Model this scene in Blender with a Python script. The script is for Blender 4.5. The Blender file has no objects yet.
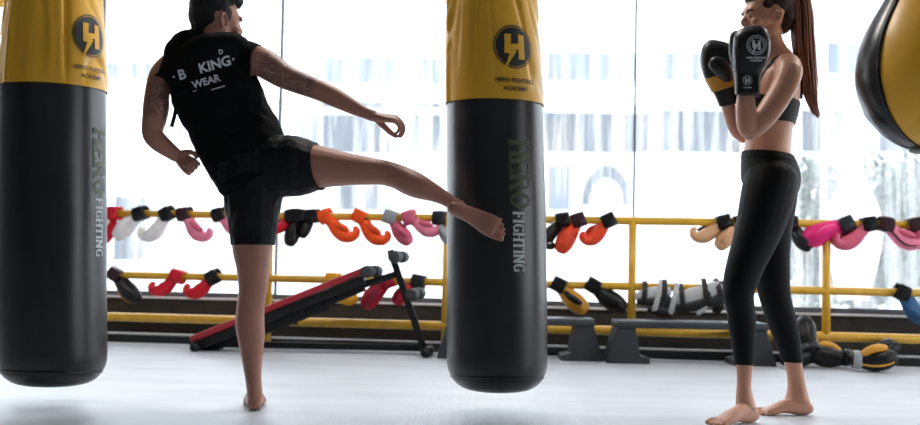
import bpy, bmesh, math, random
from mathutils import Vector, Matrix, noise
from mathutils.bvhtree import BVHTree

# ------------------------------------------------------------------ camera
FPX = 1100.0                      # focal length in pixels of a 920 px wide frame
CAM = Vector((0, 0, 0.60))
PITCH = math.atan(49.5 / FPX)
ROLL = 0.020
C = bpy.context.scene.collection
scene = bpy.context.scene
_fw = Vector((0, math.cos(PITCH), math.sin(PITCH)))
_u0 = Vector((0, -math.sin(PITCH), math.cos(PITCH)))
_r0 = Vector((1, 0, 0))
_r = (_r0 * math.cos(ROLL) + _u0 * math.sin(ROLL)).normalized()
_u = (_u0 * math.cos(ROLL) - _r0 * math.sin(ROLL)).normalized()
cd = bpy.data.cameras.new('camera')
cd.sensor_width = 36.0
cd.lens = FPX / 920 * 36
cd.dof.use_dof = True
cd.dof.focus_distance = 4.36
cd.dof.aperture_fstop = 2.2
cam = bpy.data.objects.new('camera', cd)
C.objects.link(cam)
m = Matrix((_r, _u, -_fw)).transposed().to_4x4()
m.translation = CAM
cam.matrix_world = m
scene.camera = cam


def P(px, py, Y):
    """point at distance Y (metres of depth) seen at that pixel of the photograph"""
    d = _fw + _r * ((px - 460) / FPX) - _u * ((py - 212.5) / FPX)
    return CAM + d * (Y / d.y)


# ------------------------------------------------------------------ world, lights, exposure
w = bpy.data.worlds.new('sky')
scene.world = w
w.use_nodes = True
wn = w.node_tree.nodes
wn['Background'].inputs[0].default_value = (0.90, 0.955, 1.0, 1)
wn['Background'].inputs[1].default_value = 5.5
scene.view_settings.view_transform = 'Standard'
scene.view_settings.look = 'None'
scene.view_settings.gamma = 1
scene.view_settings.use_curve_mapping = False
scene.view_settings.exposure = 0.0
scene.cycles.use_denoising = True
scene.cycles.max_bounces = 8
scene.cycles.transparent_max_bounces = 12


FILL_W = (7.0, 45.0)                      # watts of each added ceiling fill lamp


def portal(loc, rot, sx, sy):
    l = bpy.data.lights.new('window_portal', 'AREA')
    l.shape = 'RECTANGLE'
    l.size = sx
    l.size_y = sy
    l.cycles.is_portal = True
    o = bpy.data.objects.new('window_portal', l)
    C.objects.link(o)
    o.location = loc
    o.rotation_euler = rot
    return o


# ------------------------------------------------------------------ materials
def srgb(r, g, b):
    f = lambda c: (c / 255 / 12.92) if c <= 10 else ((c / 255 + 0.055) / 1.055) ** 2.4
    return (f(r), f(g), f(b))


MATS = {}


def mat(name, col, rough=0.5, var=0.12, scale=12.0, bump=0.0, bscale=60.0, spec=0.5, metal=0.0, coat=0.0,
        sss=0.0, sheen=0.0, stretch=(1, 1, 1)):
    if name in MATS:
        return MATS[name]
    M = bpy.data.materials.new(name)
    M.use_nodes = True
    nt = M.node_tree
    b = nt.nodes['Principled BSDF']
    tc = nt.nodes.new('ShaderNodeTexCoord')
    mp = nt.nodes.new('ShaderNodeMapping')
    mp.inputs['Scale'].default_value = stretch
    nt.links.new(tc.outputs['Object'], mp.inputs[0])
    n = nt.nodes.new('ShaderNodeTexNoise')
    n.inputs['Scale'].default_value = scale
    n.inputs['Detail'].default_value = 4
    nt.links.new(mp.outputs[0], n.inputs[0])
    r = nt.nodes.new('ShaderNodeValToRGB')
    c = Vector(col)
    r.color_ramp.elements[0].position = 0.3
    r.color_ramp.elements[1].position = 0.7
    r.color_ramp.elements[0].color = (*(c * (1 - var)), 1)
    r.color_ramp.elements[1].color = (*[min(1, x) for x in c * (1 + var)], 1)
    nt.links.new(n.outputs[0], r.inputs[0])
    nt.links.new(r.outputs[0], b.inputs['Base Color'])
    b.inputs['Roughness'].default_value = rough
    b.inputs['Metallic'].default_value = metal
    b.inputs['Specular IOR Level'].default_value = spec
    b.inputs['Coat Weight'].default_value = coat
    if sheen:
        b.inputs['Sheen Weight'].default_value = sheen
        b.inputs['Sheen Roughness'].default_value = 0.4
    if sss:
        b.inputs['Subsurface Weight'].default_value = sss
        b.inputs['Subsurface Radius'].default_value = (0.012, 0.005, 0.003)
        b.inputs['Subsurface Scale'].default_value = 1.0
    if bump:
        n2 = nt.nodes.new('ShaderNodeTexNoise')
        n2.inputs['Scale'].default_value = bscale
        n2.inputs['Detail'].default_value = 5
        nt.links.new(mp.outputs[0], n2.inputs[0])
        bp = nt.nodes.new('ShaderNodeBump')
        bp.inputs['Strength'].default_value = bump
        bp.inputs['Distance'].default_value = 0.01
        nt.links.new(n2.outputs[0], bp.inputs['Height'])
        nt.links.new(bp.outputs[0], b.inputs['Normal'])
    MATS[name] = M
    return M


# ------------------------------------------------------------------ object helpers
def link(name, me, material=None, parent=None, smooth=True, slots=None):
    o = bpy.data.objects.new(name, me)
    C.objects.link(o)
    if material is not None:
        me.materials.clear()
        me.materials.append(material)
    if smooth and len(me.polygons):
        me.polygons.foreach_set('use_smooth', [True] * len(me.polygons))
    if parent is not None:
        o.parent = parent
        o.matrix_parent_inverse = parent.matrix_world.inverted()
    return o


def obj(name, bm, material, parent=None, smooth=True):
    bmesh.ops.recalc_face_normals(bm, faces=bm.faces)
    me = bpy.data.meshes.new(name)
    bm.to_mesh(me)
    bm.free()
    return link(name, me, material, parent, smooth)


def thing(name, label, cat, loc=(0, 0, 0), rot=(0, 0, 0), group=None):
    o = bpy.data.objects.new(name, None)
    C.objects.link(o)
    o.location = loc
    o.rotation_euler = rot
    o.empty_display_size = 0.05
    o['label'] = label
    o['category'] = cat
    if group:
        o['group'] = group
    bpy.context.view_layer.update()
    return o


def struct(o, label, cat):
    o['kind'] = 'structure'
    o['label'] = label
    o['category'] = cat
    return o


def box(bm, lo, hi, mat4=None):
    x0, y0, z0 = lo
    x1, y1, z1 = hi
    co = [(x0, y0, z0), (x1, y0, z0), (x1, y1, z0), (x0, y1, z0), (x0, y0, z1), (x1, y0, z1), (x1, y1, z1), (x0, y1, z1)]
    vs = [bm.verts.new(mat4 @ Vector(c) if mat4 else c) for c in co]
    for f in ((0, 3, 2, 1), (4, 5, 6, 7), (0, 1, 5, 4), (1, 2, 6, 5), (2, 3, 7, 6), (3, 0, 4, 7)):
        bm.faces.new([vs[i] for i in f])
    return vs


def bevelled(bm, w=0.01, seg=2):
    bmesh.ops.bevel(bm, geom=list(bm.edges), offset=w, segments=seg, affect='EDGES', profile=0.5)


def cr(pts, sub):
    """Catmull-Rom through tuples of equal length"""
    out = []
    n = len(pts)
    for i in range(n - 1):
        p0 = pts[max(i - 1, 0)]
        p1 = pts[i]
        p2 = pts[i + 1]
        p3 = pts[min(i + 2, n - 1)]
        for k in range(sub):
            t = k / sub
            out.append(tuple(0.5 * (2 * b + (c - a) * t + (2 * a - 5 * b + 4 * c - d) * t * t + (3 * b - a - 3 * c + d) * t ** 3)
                             for a, b, c, d in zip(p0, p1, p2, p3)))
    out.append(tuple(pts[-1]))
    return out


def sup(c, e):
    return math.copysign(abs(c) ** e, c)


def loft(bm, rings, ref=None, seg=20, sub=4, sq=2.0, caps=True, dome=0.5):
    """rings: (x,y,z,a,b); a across the reference direction, b along it. ref None = line of sight of the photograph"""
    R = cr(rings, sub) if sub > 1 else rings
    n = len(R)
    e = 2.0 / sq
    frames = []
    for i, q in enumerate(R):
        c = Vector(q[:3])
        t = (Vector(R[min(i + 1, n - 1)][:3]) - Vector(R[max(i - 1, 0)][:3]))
        if t.length < 1e-9:
            t = Vector((0, 0, 1))
        t.normalize()
        rf = (c - CAM).normalized() if ref is None else Vector(ref).normalized()
        s = t.cross(rf)
        if s.length < 1e-4:
            s = t.cross(Vector((0.3, 0.1, 1)))
        s.normalize()
        d = s.cross(t).normalized()
        frames.append((c, t, s, d, max(q[3], 1e-4), max(q[4], 1e-4)))
    seq = list(frames)
    if caps and dome > 0:
        def ext(fr, sign):
            c, t, s, d, a, b = fr
            mn = min(a, b) * dome
            return [(c + t * sign * mn * math.sin(x), t, s, d, a * math.cos(x), b * math.cos(x)) for x in (0.5, 1.0, 1.35)]
        seq = list(reversed(ext(frames[0], -1))) + seq + ext(frames[-1], 1)
    prev = None
    first = None
    for (c, t, s, d, a, b) in seq:
        vs = [bm.verts.new(c + s * a * sup(math.cos(2 * math.pi * k / seg), e) + d * b * sup(math.sin(2 * math.pi * k / seg), e)) for k in range(seg)]
        if prev:
            for k in range(seg):
                bm.faces.new((prev[k], prev[(k + 1) % seg], vs[(k + 1) % seg], vs[k]))
        else:
            first = vs
        prev = vs
    if caps:
        bm.faces.new(list(reversed(first)))
        bm.faces.new(prev)


def limb(bm, pts, **kw):
    """pts: (px, py, depth, width in px, depth/width factor)"""
    rings = []
    for (px, py, Y, wpx, bf) in pts:
        c = P(px, py, Y)
        a = wpx * 0.5 * Y / FPX
        rings.append((c.x, c.y, c.z, a, a * bf))
    loft(bm, rings, **kw)


def tube(bm, pts, r, seg=10, sub=1, caps=True):
    loft(bm, [(*p, r, r) if not isinstance(r, (list, tuple)) else (*p, r[i], r[i]) for i, p in enumerate(pts)],
         ref=(0.123, 0.456, 0.881), seg=seg, sub=sub, caps=caps, dome=0)


def ell(bm, c, axes, radii, seg=24):
    M = Matrix((Vector(axes[0]) * radii[0], Vector(axes[1]) * radii[1], Vector(axes[2]) * radii[2])).transposed().to_4x4()
    M.translation = c
    bmesh.ops.create_uvsphere(bm, u_segments=seg, v_segments=seg // 2, radius=1, matrix=M)


def remesh(bm, voxel=0.004, smooth=4, factor=0.5):
    bmesh.ops.recalc_face_normals(bm, faces=bm.faces)
    me = bpy.data.meshes.new('tmp')
    bm.to_mesh(me)
    bm.free()
    o = bpy.data.objects.new('tmp', me)
    C.objects.link(o)
    md = o.modifiers.new('r', 'REMESH')
    md.mode = 'VOXEL'
    md.voxel_size = voxel
    if smooth:
        s = o.modifiers.new('s', 'SMOOTH')
        s.iterations = smooth
        s.factor = factor
    dg = bpy.context.evaluated_depsgraph_get()
    out = bpy.data.meshes.new_from_object(o.evaluated_get(dg))
    bpy.data.objects.remove(o)
    bpy.data.meshes.remove(me)
    return out


def cut(bm, co, no, centre, radius):
    """remove what lies past a plane, near centre only"""
    no = Vector(no).normalized()
    fs = [f for f in bm.faces if (f.calc_center_median() - centre).length < radius]
    geom = list({v for f in fs for v in f.verts}) + list({e for f in fs for e in f.edges}) + fs
    bmesh.ops.bisect_plane(bm, geom=geom, plane_co=co, plane_no=no, clear_outer=False)
    dele = [f for f in bm.faces if (f.calc_center_median() - centre).length < radius and (f.calc_center_median() - co).dot(no) > 1e-6]
    bmesh.ops.delete(bm, geom=dele, context='FACES')


def shell(me, thick):
    """give an open cloth mesh its thickness"""
    o = bpy.data.objects.new('tmp', me)
    C.objects.link(o)
    s = o.modifiers.new('s', 'SOLIDIFY')
    s.thickness = thick
    s.offset = -1
    dg = bpy.context.evaluated_depsgraph_get()
    out = bpy.data.meshes.new_from_object(o.evaluated_get(dg))
    bpy.data.objects.remove(o)
    return out


def wrinkle(bm, amp, sc, stretch=(1, 1, 1), seed=0.0):
    bm.normal_update()
    for v in bm.verts:
        q = Vector((v.co.x * stretch[0], v.co.y * stretch[1], v.co.z * stretch[2])) * sc + Vector((seed, seed * 2, 0))
        n = noise.noise(q) + 0.5 * noise.noise(q * 2.1)
        v.co += v.normal * amp * n


def text_bm(body, size=1.0, bold=False, align='CENTER', shear=0.0):
    cu = bpy.data.curves.new('t', 'FONT')
    cu.body = body
    cu.size = size
    cu.align_x = align
    cu.align_y = 'CENTER'
    cu.shear = shear
    cu.resolution_u = 3
    if bold:
        cu.offset = 0.03 * size
    o = bpy.data.objects.new('t', cu)
    C.objects.link(o)
    dg = bpy.context.evaluated_depsgraph_get()
    dg.update()
    me = bpy.data.meshes.new_from_object(o.evaluated_get(dg))
    bpy.data.objects.remove(o)
    bm = bmesh.new()
    bm.from_mesh(me)
    bpy.data.meshes.remove(me)
    return bm


def refine(bm, maxlen, it=6):
    bmesh.ops.triangulate(bm, faces=bm.faces)
    for _ in range(it):
        es = [e for e in bm.edges if e.calc_length() > maxlen]
        if not es:
            break
        bmesh.ops.subdivide_edges(bm, edges=es, cuts=1)
        bmesh.ops.triangulate(bm, faces=bm.faces)


def poly(bm, pts):
    bm.faces.new([bm.verts.new((p[0], p[1], 0)) for p in pts])


def ring2(bm, cx, cy, r0, r1, n=40, a0=0, a1=2 * math.pi):
    pr = None
    for k in range(n + 1):
        a = a0 + (a1 - a0) * k / n
        cur = (bm.verts.new((cx + r0 * math.cos(a), cy + r0 * math.sin(a), 0)), bm.verts.new((cx + r1 * math.cos(a), cy + r1 * math.sin(a), 0)))
        if pr:
            bm.faces.new((pr[0], pr[1], cur[1], cur[0]))
        pr = cur


def disc2(bm, cx, cy, rx, ry, n=40):
    poly(bm, [(cx + rx * math.cos(2 * math.pi * k / n), cy + ry * math.sin(2 * math.pi * k / n)) for k in range(n)])


def add_bm(dst, src, M):
    src.transform(M)
    mp = {}
    for v in src.verts:
        mp[v] = dst.verts.new(v.co)
    for f in src.faces:
        try:
            dst.faces.new([mp[v] for v in f.verts])
        except ValueError:
            pass
    src.free()


def T2(x, y, s=1.0, rot=0.0):
    return Matrix.Translation((x, y, 0)) @ Matrix.Rotation(rot, 4, 'Z') @ Matrix.Scale(s, 4)


# slab-serif capitals drawn from strokes, unit cap height
SERIF = {
    'H': (0.74, [((.14, 0), (.14, 1)), ((.60, 0), (.60, 1)), ((.14, .5), (.60, .5))], [(.14, 0), (.14, 1), (.60, 0), (.60, 1)]),
    'E': (0.66, [((.14, 0), (.14, 1)), ((.02, .95), (.58, .95)), ((.14, .5), (.46, .5)), ((.02, .05), (.60, .05)), ((.56, .78), (.56, 1)), ((.58, 0), (.58, .22)), ((.44, .38), (.44, .62))], []),
    'R': (0.72, [((.14, 0), (.14, 1)), ((.14, .95), (.42, .95)), ((.42, .95), (.56, .85)), ((.56, .85), (.56, .62)), ((.56, .62), (.42, .5)), ((.42, .5), (.14, .5)), ((.36, .5), (.60, .03))], [(.14, 0), (.14, 1), (.62, 0)]),
    'O': (0.74, [], []),
    'F': (0.62, [((.14, 0), (.14, 1)), ((.02, .95), (.56, .95)), ((.14, .5), (.44, .5)), ((.54, .76), (.54, 1)), ((.42, .38), (.42, .62))], [(.14, 0)]),
    'I': (0.36, [((.18, 0), (.18, 1))], [(.18, 0), (.18, 1)]),
    'G': (0.74, [((.62, .42), (.62, .05)), ((.44, .42), (.68, .42)), ((.6, .76), (.6, .98))], []),
    'T': (0.66, [((.33, 0), (.33, 1)), ((.04, .95), (.62, .95)), ((.06, .74), (.06, 1)), ((.60, .74), (.60, 1))], [(.33, 0)]),
    'N': (0.76, [((.14, 0), (.14, 1)), ((.62, 0), (.62, 1)), ((.14, .98), (.62, .02))], [(.14, 0), (.14, 1), (.62, 1)]),
}


def serif_text(txt, th=0.15, sth=0.09):
    bm = bmesh.new()
    x = 0.0
    for ch in txt:
        wd, st, se = SERIF[ch]
        for (a, b) in st:
            a = Vector((a[0] + x, a[1]))
            b = Vector((b[0] + x, b[1]))
            d = (b - a)
            vertical = abs(d.x) < 0.02
            nrm = Vector((-d.y, d.x)).normalized() * (th if (vertical and d.length > .4) or abs(d.x) > .1 < abs(d.y) else sth) * 0.5
            poly(bm, [a + nrm, b + nrm, b - nrm, a - nrm])
        for (sx, sy) in se:
            yy = sy + (sth / 2 if sy < .5 else -sth / 2)
            poly(bm, [(x + sx - .14, yy - sth / 2), (x + sx + .14, yy - sth / 2), (x + sx + .14, yy + sth / 2), (x + sx - .14, yy + sth / 2)])
        if ch in 'OG':
            n = 28
            a0, a1 = (0, 2 * math.pi) if ch == 'O' else (math.radians(45), math.radians(330))
            pr = None
            for k in range(n + 1):
                a = a0 + (a1 - a0) * k / n
                co, si = math.cos(a), math.sin(a)
                cur = (bm.verts.new((x + .37 + (.33 - th) * co, .5 + (.5 - sth) * si, 0)), bm.verts.new((x + .37 + .33 * co, .5 + .5 * si, 0)))
                if pr:
                    bm.faces.new((pr[0], pr[1], cur[1], cur[0]))
                pr = cur
        x += wd
    return bm, x


def emblem_dark(bm, r):
    """disc with an open ring, for the round mark"""
    disc2(bm, 0, 0, r * 0.90, r * 0.90)
    ring2(bm, 0, 0, r * 0.95, r)


def emblem_h(bm, r):
    """bold H whose left leg runs out into a lightning bolt"""
    poly(bm, [(-.52 * r, .62 * r), (-.18 * r, .62 * r), (-.22 * r, .12 * r), (.20 * r, .16 * r), (.20 * r, .62 * r), (.55 * r, .62 * r),
              (.55 * r, -.62 * r), (.20 * r, -.62 * r), (.20 * r, -.12 * r), (.02 * r, -.14 * r), (.10 * r, -.22 * r), (-.62 * r, -1.25 * r),
              (-.30 * r, -.36 * r), (-.56 * r, -.36 * r)])



# ------------------------------------------------------------------ the setting
SL = -0.135                                        # the window wall runs slightly towards the camera on the right
YAW = math.atan(SL)


def rail_x(px):
    u = (px - 460) / FPX
    return u * 7.29 / (1 - u * SL)


def wl(x, off, z):
    """point on the line of the railing, off metres behind it"""
    n = Vector((-SL, 1, 0)).normalized()
    return Vector((x, 7.29 + SL * x, z)) + n * off


# frame of the window wall: x along it, y through it
WALL = Matrix.Translation((0, 7.29, 0)) @ Matrix.Rotation(YAW, 4, 'Z')
X0, X1 = -7.2, 7.2

M_floor = bpy.data.materials.new('ribbed_mat')
M_floor.use_nodes = True
nt = M_floor.node_tree
b = nt.nodes['Principled BSDF']
tc = nt.nodes.new('ShaderNodeTexCoord')
n1 = nt.nodes.new('ShaderNodeTexNoise')
n1.inputs['Scale'].default_value = 1.6
n1.inputs['Detail'].default_value = 8
mpf = nt.nodes.new('ShaderNodeMapping')
mpf.inputs['Scale'].default_value = (1.0, 3.0, 1.0)
nt.links.new(tc.outputs['Object'], mpf.inputs[0])
nt.links.new(mpf.outputs[0], n1.inputs[0])
rp = nt.nodes.new('ShaderNodeValToRGB')
rp.color_ramp.elements[0].position = 0.3
rp.color_ramp.elements[1].position = 0.72
rp.color_ramp.elements[0].color = (*srgb(186, 192, 200), 1)
rp.color_ramp.elements[1].color = (*srgb(206, 211, 218), 1)
nt.links.new(n1.outputs[0], rp.inputs[0])
nt.links.new(rp.outputs[0], b.inputs['Base Color'])
wv = nt.nodes.new('ShaderNodeTexWave')
wv.inputs['Scale'].default_value = 28.0
wv.inputs['Distortion'].default_value = 0.0
nt.links.new(tc.outputs['Object'], wv.inputs[0])
n3 = nt.nodes.new('ShaderNodeTexNoise')
n3.inputs['Scale'].default_value = 9
n3.inputs['Detail'].default_value = 6
nt.links.new(mpf.outputs[0], n3.inputs[0])
bp1 = nt.nodes.new('ShaderNodeBump')
bp1.inputs['Strength'].default_value = 0.35
bp1.inputs['Distance'].default_value = 0.004
nt.links.new(wv.outputs[0], bp1.inputs['Height'])
bp2 = nt.nodes.new('ShaderNodeBump')
bp2.inputs['Strength'].default_value = 0.15
bp2.inputs['Distance'].default_value = 0.004
nt.links.new(n3.outputs[0], bp2.inputs['Height'])
nt.links.new(bp1.outputs[0], bp2.inputs['Normal'])
nt.links.new(bp2.outputs[0], b.inputs['Normal'])
b.inputs['Roughness'].default_value = 0.32

bm = bmesh.new()
box(bm, (-7.2, -5.0, -0.12), (7.2, 8.6, 0.0))
struct(obj('floor', bm, M_floor, smooth=False), 'pale grey ribbed gym mat flooring', 'floor')

M_white = mat('grey_plaster', srgb(120, 124, 128), 0.8, 0.03, 3)
M_ceil = mat('ceiling_plaster', srgb(120, 122, 126), 0.85, 0.04, 3)
M_darkwall = mat('dark_concrete', srgb(46, 45, 43), 0.85, 0.25, 9, bump=0.3, bscale=30)
M_sill_sheen = mat('pale_sill_and_sky_sheen', srgb(205, 208, 212), 0.35, 0.05, 8)
M_greystrip = mat('window_rubber', srgb(95, 100, 104), 0.6, 0.2, 14)
M_kerb = mat('black_rubber_kerb', srgb(15, 16, 18), 0.4, 0.2, 10)
M_yellow = mat('yellow_paint', srgb(205, 158, 42), 0.38, 0.12, 22, bump=0.08, bscale=40)
M_mull_d = mat('dark_mullion', srgb(62, 68, 84), 0.5, 0.1, 8)
M_mull_w = mat('white_mullion', srgb(225, 228, 232), 0.5, 0.04, 8)

CEIL = 3.3
bm = bmesh.new()
box(bm, (-7.2, -5.0, CEIL), (7.2, 8.9, CEIL + 0.15))
struct(obj('ceiling', bm, M_ceil, smooth=False), 'plain grey gym ceiling', 'ceiling')
bm = bmesh.new()
box(bm, (-7.35, -5.0, -0.12), (-7.2, 8.6, CEIL))
struct(obj('wall_left', bm, M_white, smooth=False), 'plain grey side wall beside hanging bags', 'wall')
bm = bmesh.new()
for (ya, yb, za, zb_) in ((-5.0, 6.7, -0.12, 0.7), (-5.0, 6.7, 2.9, CEIL), (-5.0, 0.5, 0.7, 2.9), (5.4, 6.7, 0.7, 2.9)):
    box(bm, (7.2, ya, za), (7.35, yb, zb_))
struct(obj('wall_right', bm, M_white, smooth=False), 'plain grey side wall with a wide opening beyond teardrop bag', 'wall')
bm = bmesh.new()
box(bm, (-7.35, -5.15, -0.12), (7.35, -5.0, CEIL))
struct(obj('wall_back', bm, M_white, smooth=False), 'plain grey wall opposite the windows', 'wall')

OFF = 0.30                                        # window wall behind the railing
SILL = 0.31
bm = bmesh.new()
box(bm, (X0, OFF, -0.1), (X1, OFF + 0.16, SILL - 0.015), WALL)
struct(obj('wall_front', bm, M_darkwall, smooth=False), 'low dark wall below the windows', 'wall')
bm = bmesh.new()
box(bm, (X0, OFF - 0.02, SILL - 0.015), (X1, OFF + 0.20, SILL), WALL)
bevelled(bm, 0.004, 1)
struct(obj('trim_1', bm, M_sill_sheen, smooth=False), 'pale window sill on top of low wall', 'sill')
bm = bmesh.new()
box(bm, (X0, OFF + 0.05, SILL), (X1, OFF + 0.09, SILL + 0.035), WALL)
struct(obj('trim_2', bm, M_greystrip, smooth=False), 'grey rubber strip at the foot of the window panes', 'trim')
bm = bmesh.new()
box(bm, (X0, 0.04, 0.0), (X1, 0.13, 0.055), WALL)
bevelled(bm, 0.006, 2)
struct(obj('baseboard_front', bm, M_kerb, smooth=False), 'low black kerb along the floor under the railing', 'kerb')
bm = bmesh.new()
box(bm, (X0, 0.045, 0.055), (X1, 0.125, 0.064), WALL)  # pale strip stands in for the sky reflected on the kerb top
struct(obj('trim_3', bm, M_sill_sheen, smooth=False), 'pale strip on the black kerb, sky reflection put into its colour', 'trim')

# glass with dust and dried streaks on it
M_glass = bpy.data.materials.new('dusty_glass')
M_glass.use_nodes = True
nt = M_glass.node_tree
nt.nodes.clear()
out = nt.nodes.new('ShaderNodeOutputMaterial')
tr = nt.nodes.new('ShaderNodeBsdfTransparent')
tr.inputs[0].default_value = (0.97, 0.985, 1.0, 1)
tl = nt.nodes.new('ShaderNodeBsdfTranslucent')
tl.inputs[0].default_value = (0.95, 0.96, 0.97, 1)
mx = nt.nodes.new('ShaderNodeMixShader')
tc = nt.nodes.new('ShaderNodeTexCoord')
mp = nt.nodes.new('ShaderNodeMapping')
mp.inputs['Scale'].default_value = (7.0, 1.0, 0.35)
nt.links.new(tc.outputs['Object'], mp.inputs[0])
ns = nt.nodes.new('ShaderNodeTexNoise')
ns.inputs['Scale'].default_value = 2.4
ns.inputs['Detail'].default_value = 6
ns.inputs['Roughness'].default_value = 0.65
nt.links.new(mp.outputs[0], ns.inputs[0])
mr = nt.nodes.new('ShaderNodeMapRange')
mr.inputs[1].default_value = 0.42
mr.inputs[2].default_value = 0.75
mr.inputs[3].default_value = 0.08
mr.inputs[4].default_value = 0.36
nt.links.new(ns.outputs[0], mr.inputs[0])
nt.links.new(mr.outputs[0], mx.inputs[0])
nt.links.new(tr.outputs[0], mx.inputs[1])
nt.links.new(tl.outputs[0], mx.inputs[2])
gl = nt.nodes.new('ShaderNodeBsdfGlossy')
gl.inputs['Roughness'].default_value = 0.05
mx2 = nt.nodes.new('ShaderNodeMixShader')
mx2.inputs[0].default_value = 0.04
nt.links.new(mx.outputs[0], mx2.inputs[1])
nt.links.new(gl.outputs[0], mx2.inputs[2])
nt.links.new(mx2.outputs[0], out.inputs[0])

M_vinyl = mat('white_vinyl', srgb(250, 250, 250), 0.5, 0.01, 4)
nt = M_vinyl.node_tree
tlv = nt.nodes.new('ShaderNodeBsdfTranslucent')
tlv.inputs[0].default_value = (0.97, 0.97, 0.97, 1)
mxv = nt.nodes.new('ShaderNodeMixShader')
mxv.inputs[0].default_value = 0.9
nt.links.new(nt.nodes['Principled BSDF'].outputs[0], mxv.inputs[1])
nt.links.new(tlv.outputs[0], mxv.inputs[2])
nt.links.new(mxv.outputs[0], nt.nodes['Material Output'].inputs[0])
PW = 1.243
xm = rail_x(633)                                   # a joint between panes stands behind each railing post
edges = [xm + PW * k + 0.013 for k in range(-6, 5)]
edges[3] -= 0.10
for i in range(len(edges) - 1):
    a, c = edges[i] / math.cos(YAW), edges[i + 1] / math.cos(YAW)
    wo = thing('window_%d' % (i + 1), 'tall dusty window pane with pale streaks above the low wall', 'window')
    wo['kind'] = 'structure'
    wo.matrix_world = WALL @ Matrix.Translation((a, OFF + 0.07, SILL + 0.035))
    bpy.context.view_layer.update()
    bm = bmesh.new()
    box(bm, (a + 0.004, OFF + 0.066, SILL + 0.035), (c - 0.004, OFF + 0.074, CEIL), WALL)
    obj('pane', bm, M_glass, wo, smooth=False)
    bm = bmesh.new()
    wide = 0.020 if i == 6 else 0.006
    box(bm, (c - wide, OFF + 0.05, SILL + 0.035), (c + wide, OFF + 0.09, CEIL), WALL)
    obj('mullion', bm, M_vinyl if i == 6 else M_mull_d, wo, smooth=False)

pt = portal(WALL @ Vector((0, OFF + 0.03, 1.8)), (math.radians(-90), 0, YAW), 14.0, 3.0)

portal(Vector((7.1, 2.95, 1.8)), (math.radians(-90), 0, math.radians(-90)), 4.9, 2.2)

# white bottle-shaped vinyl figure stuck on the glass
prof = cr([(0, 108, 0), (8, 110, 0), (12.5, 120, 0), (13, 132, 0), (11, 145, 0), (9, 158, 0), (10, 170, 0), (16, 185, 0), (23, 200, 0), (28, 218, 0), (28.5, 238, 0), (25, 260, 0), (19, 285, 0), (16, 300, 0)], 4)
bm = bmesh.new()
scl = 1 / 155.0
xb = (rail_x(862) + 0.03) / math.cos(YAW)
zb = lambda py: 0.6 + (269.5 - py) / 153.0
L = [bm.verts.new(WALL @ Vector((xb - q[0] * scl, OFF + 0.064, zb(q[1])))) for q in prof]
R_ = [bm.verts.new(WALL @ Vector((xb + q[0] * scl, OFF + 0.064, zb(q[1])))) for q in prof]
for k in range(len(prof) - 1):
    bm.faces.new((L[k], R_[k], R_[k + 1], L[k + 1]))
ex = bmesh.ops.extrude_face_region(bm, geom=list(bm.faces))
for v in [g for g in ex['geom'] if isinstance(g, bmesh.types.BMVert)]:
    v.co += WALL.to_3x3() @ Vector((0, -0.001, 0))
o = obj('window_sticker', bm, M_vinyl, smooth=False)
o['label'] = 'large white bottle-shaped vinyl sticker on the window glass'
o['category'] = 'sticker'

# unseen ceiling lamps, added as fill for the room and the railing
M_fill_body = mat('fill_lamp_housing', srgb(215, 215, 215), 0.5, 0.03, 5)
M_tube = bpy.data.materials.new('fill_lamp_diffuser')
M_tube.use_nodes = True
bt = M_tube.node_tree.nodes['Principled BSDF']
bt.inputs['Base Color'].default_value = (0.9, 0.9, 0.9, 1)
bt.inputs['Emission Color'].default_value = (1.0, 0.93, 0.85, 1)
bt.inputs['Emission Strength'].default_value = 4.0
for k, (lx, ly) in enumerate([(-3.2, -1.6), (0, -1.6), (3.2, -1.6), (-3.2, 5.2), (0, 5.2), (3.2, 5.2)]):
    t = thing('fill_lamp', 'long white fill lamp added out of view on the ceiling ' + ('near the back wall' if ly < 0 else 'near the window railing'), 'lamp', (lx, ly, CEIL), group='added ceiling fill lamps')
    bm = bmesh.new()
    box(bm, (lx - 0.62, ly - 0.12, CEIL - 0.07), (lx + 0.62, ly + 0.12, CEIL))
    bevelled(bm, 0.015, 2)
    obj('housing', bm, M_fill_body, t, smooth=False)
    bm = bmesh.new()
    box(bm, (lx - 0.58, ly - 0.10, CEIL - 0.085), (lx + 0.58, ly + 0.10, CEIL - 0.068))
    obj('diffuser', bm, M_tube, t, smooth=False)
    l = bpy.data.lights.new('fill_light', 'AREA')
    l.shape = 'RECTANGLE'
    l.size = 1.15
    l.size_y = 0.2
    l.energy = FILL_W[0] if ly < 0 else FILL_W[1]
    l.color = (1.0, 0.94, 0.87)
    lo = bpy.data.objects.new('fill_light', l)
    C.objects.link(lo)
    lo.location = (lx, ly, CEIL - 0.09)
    lo.parent = t
    lo.matrix_parent_inverse = t.matrix_world.inverted()

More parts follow.
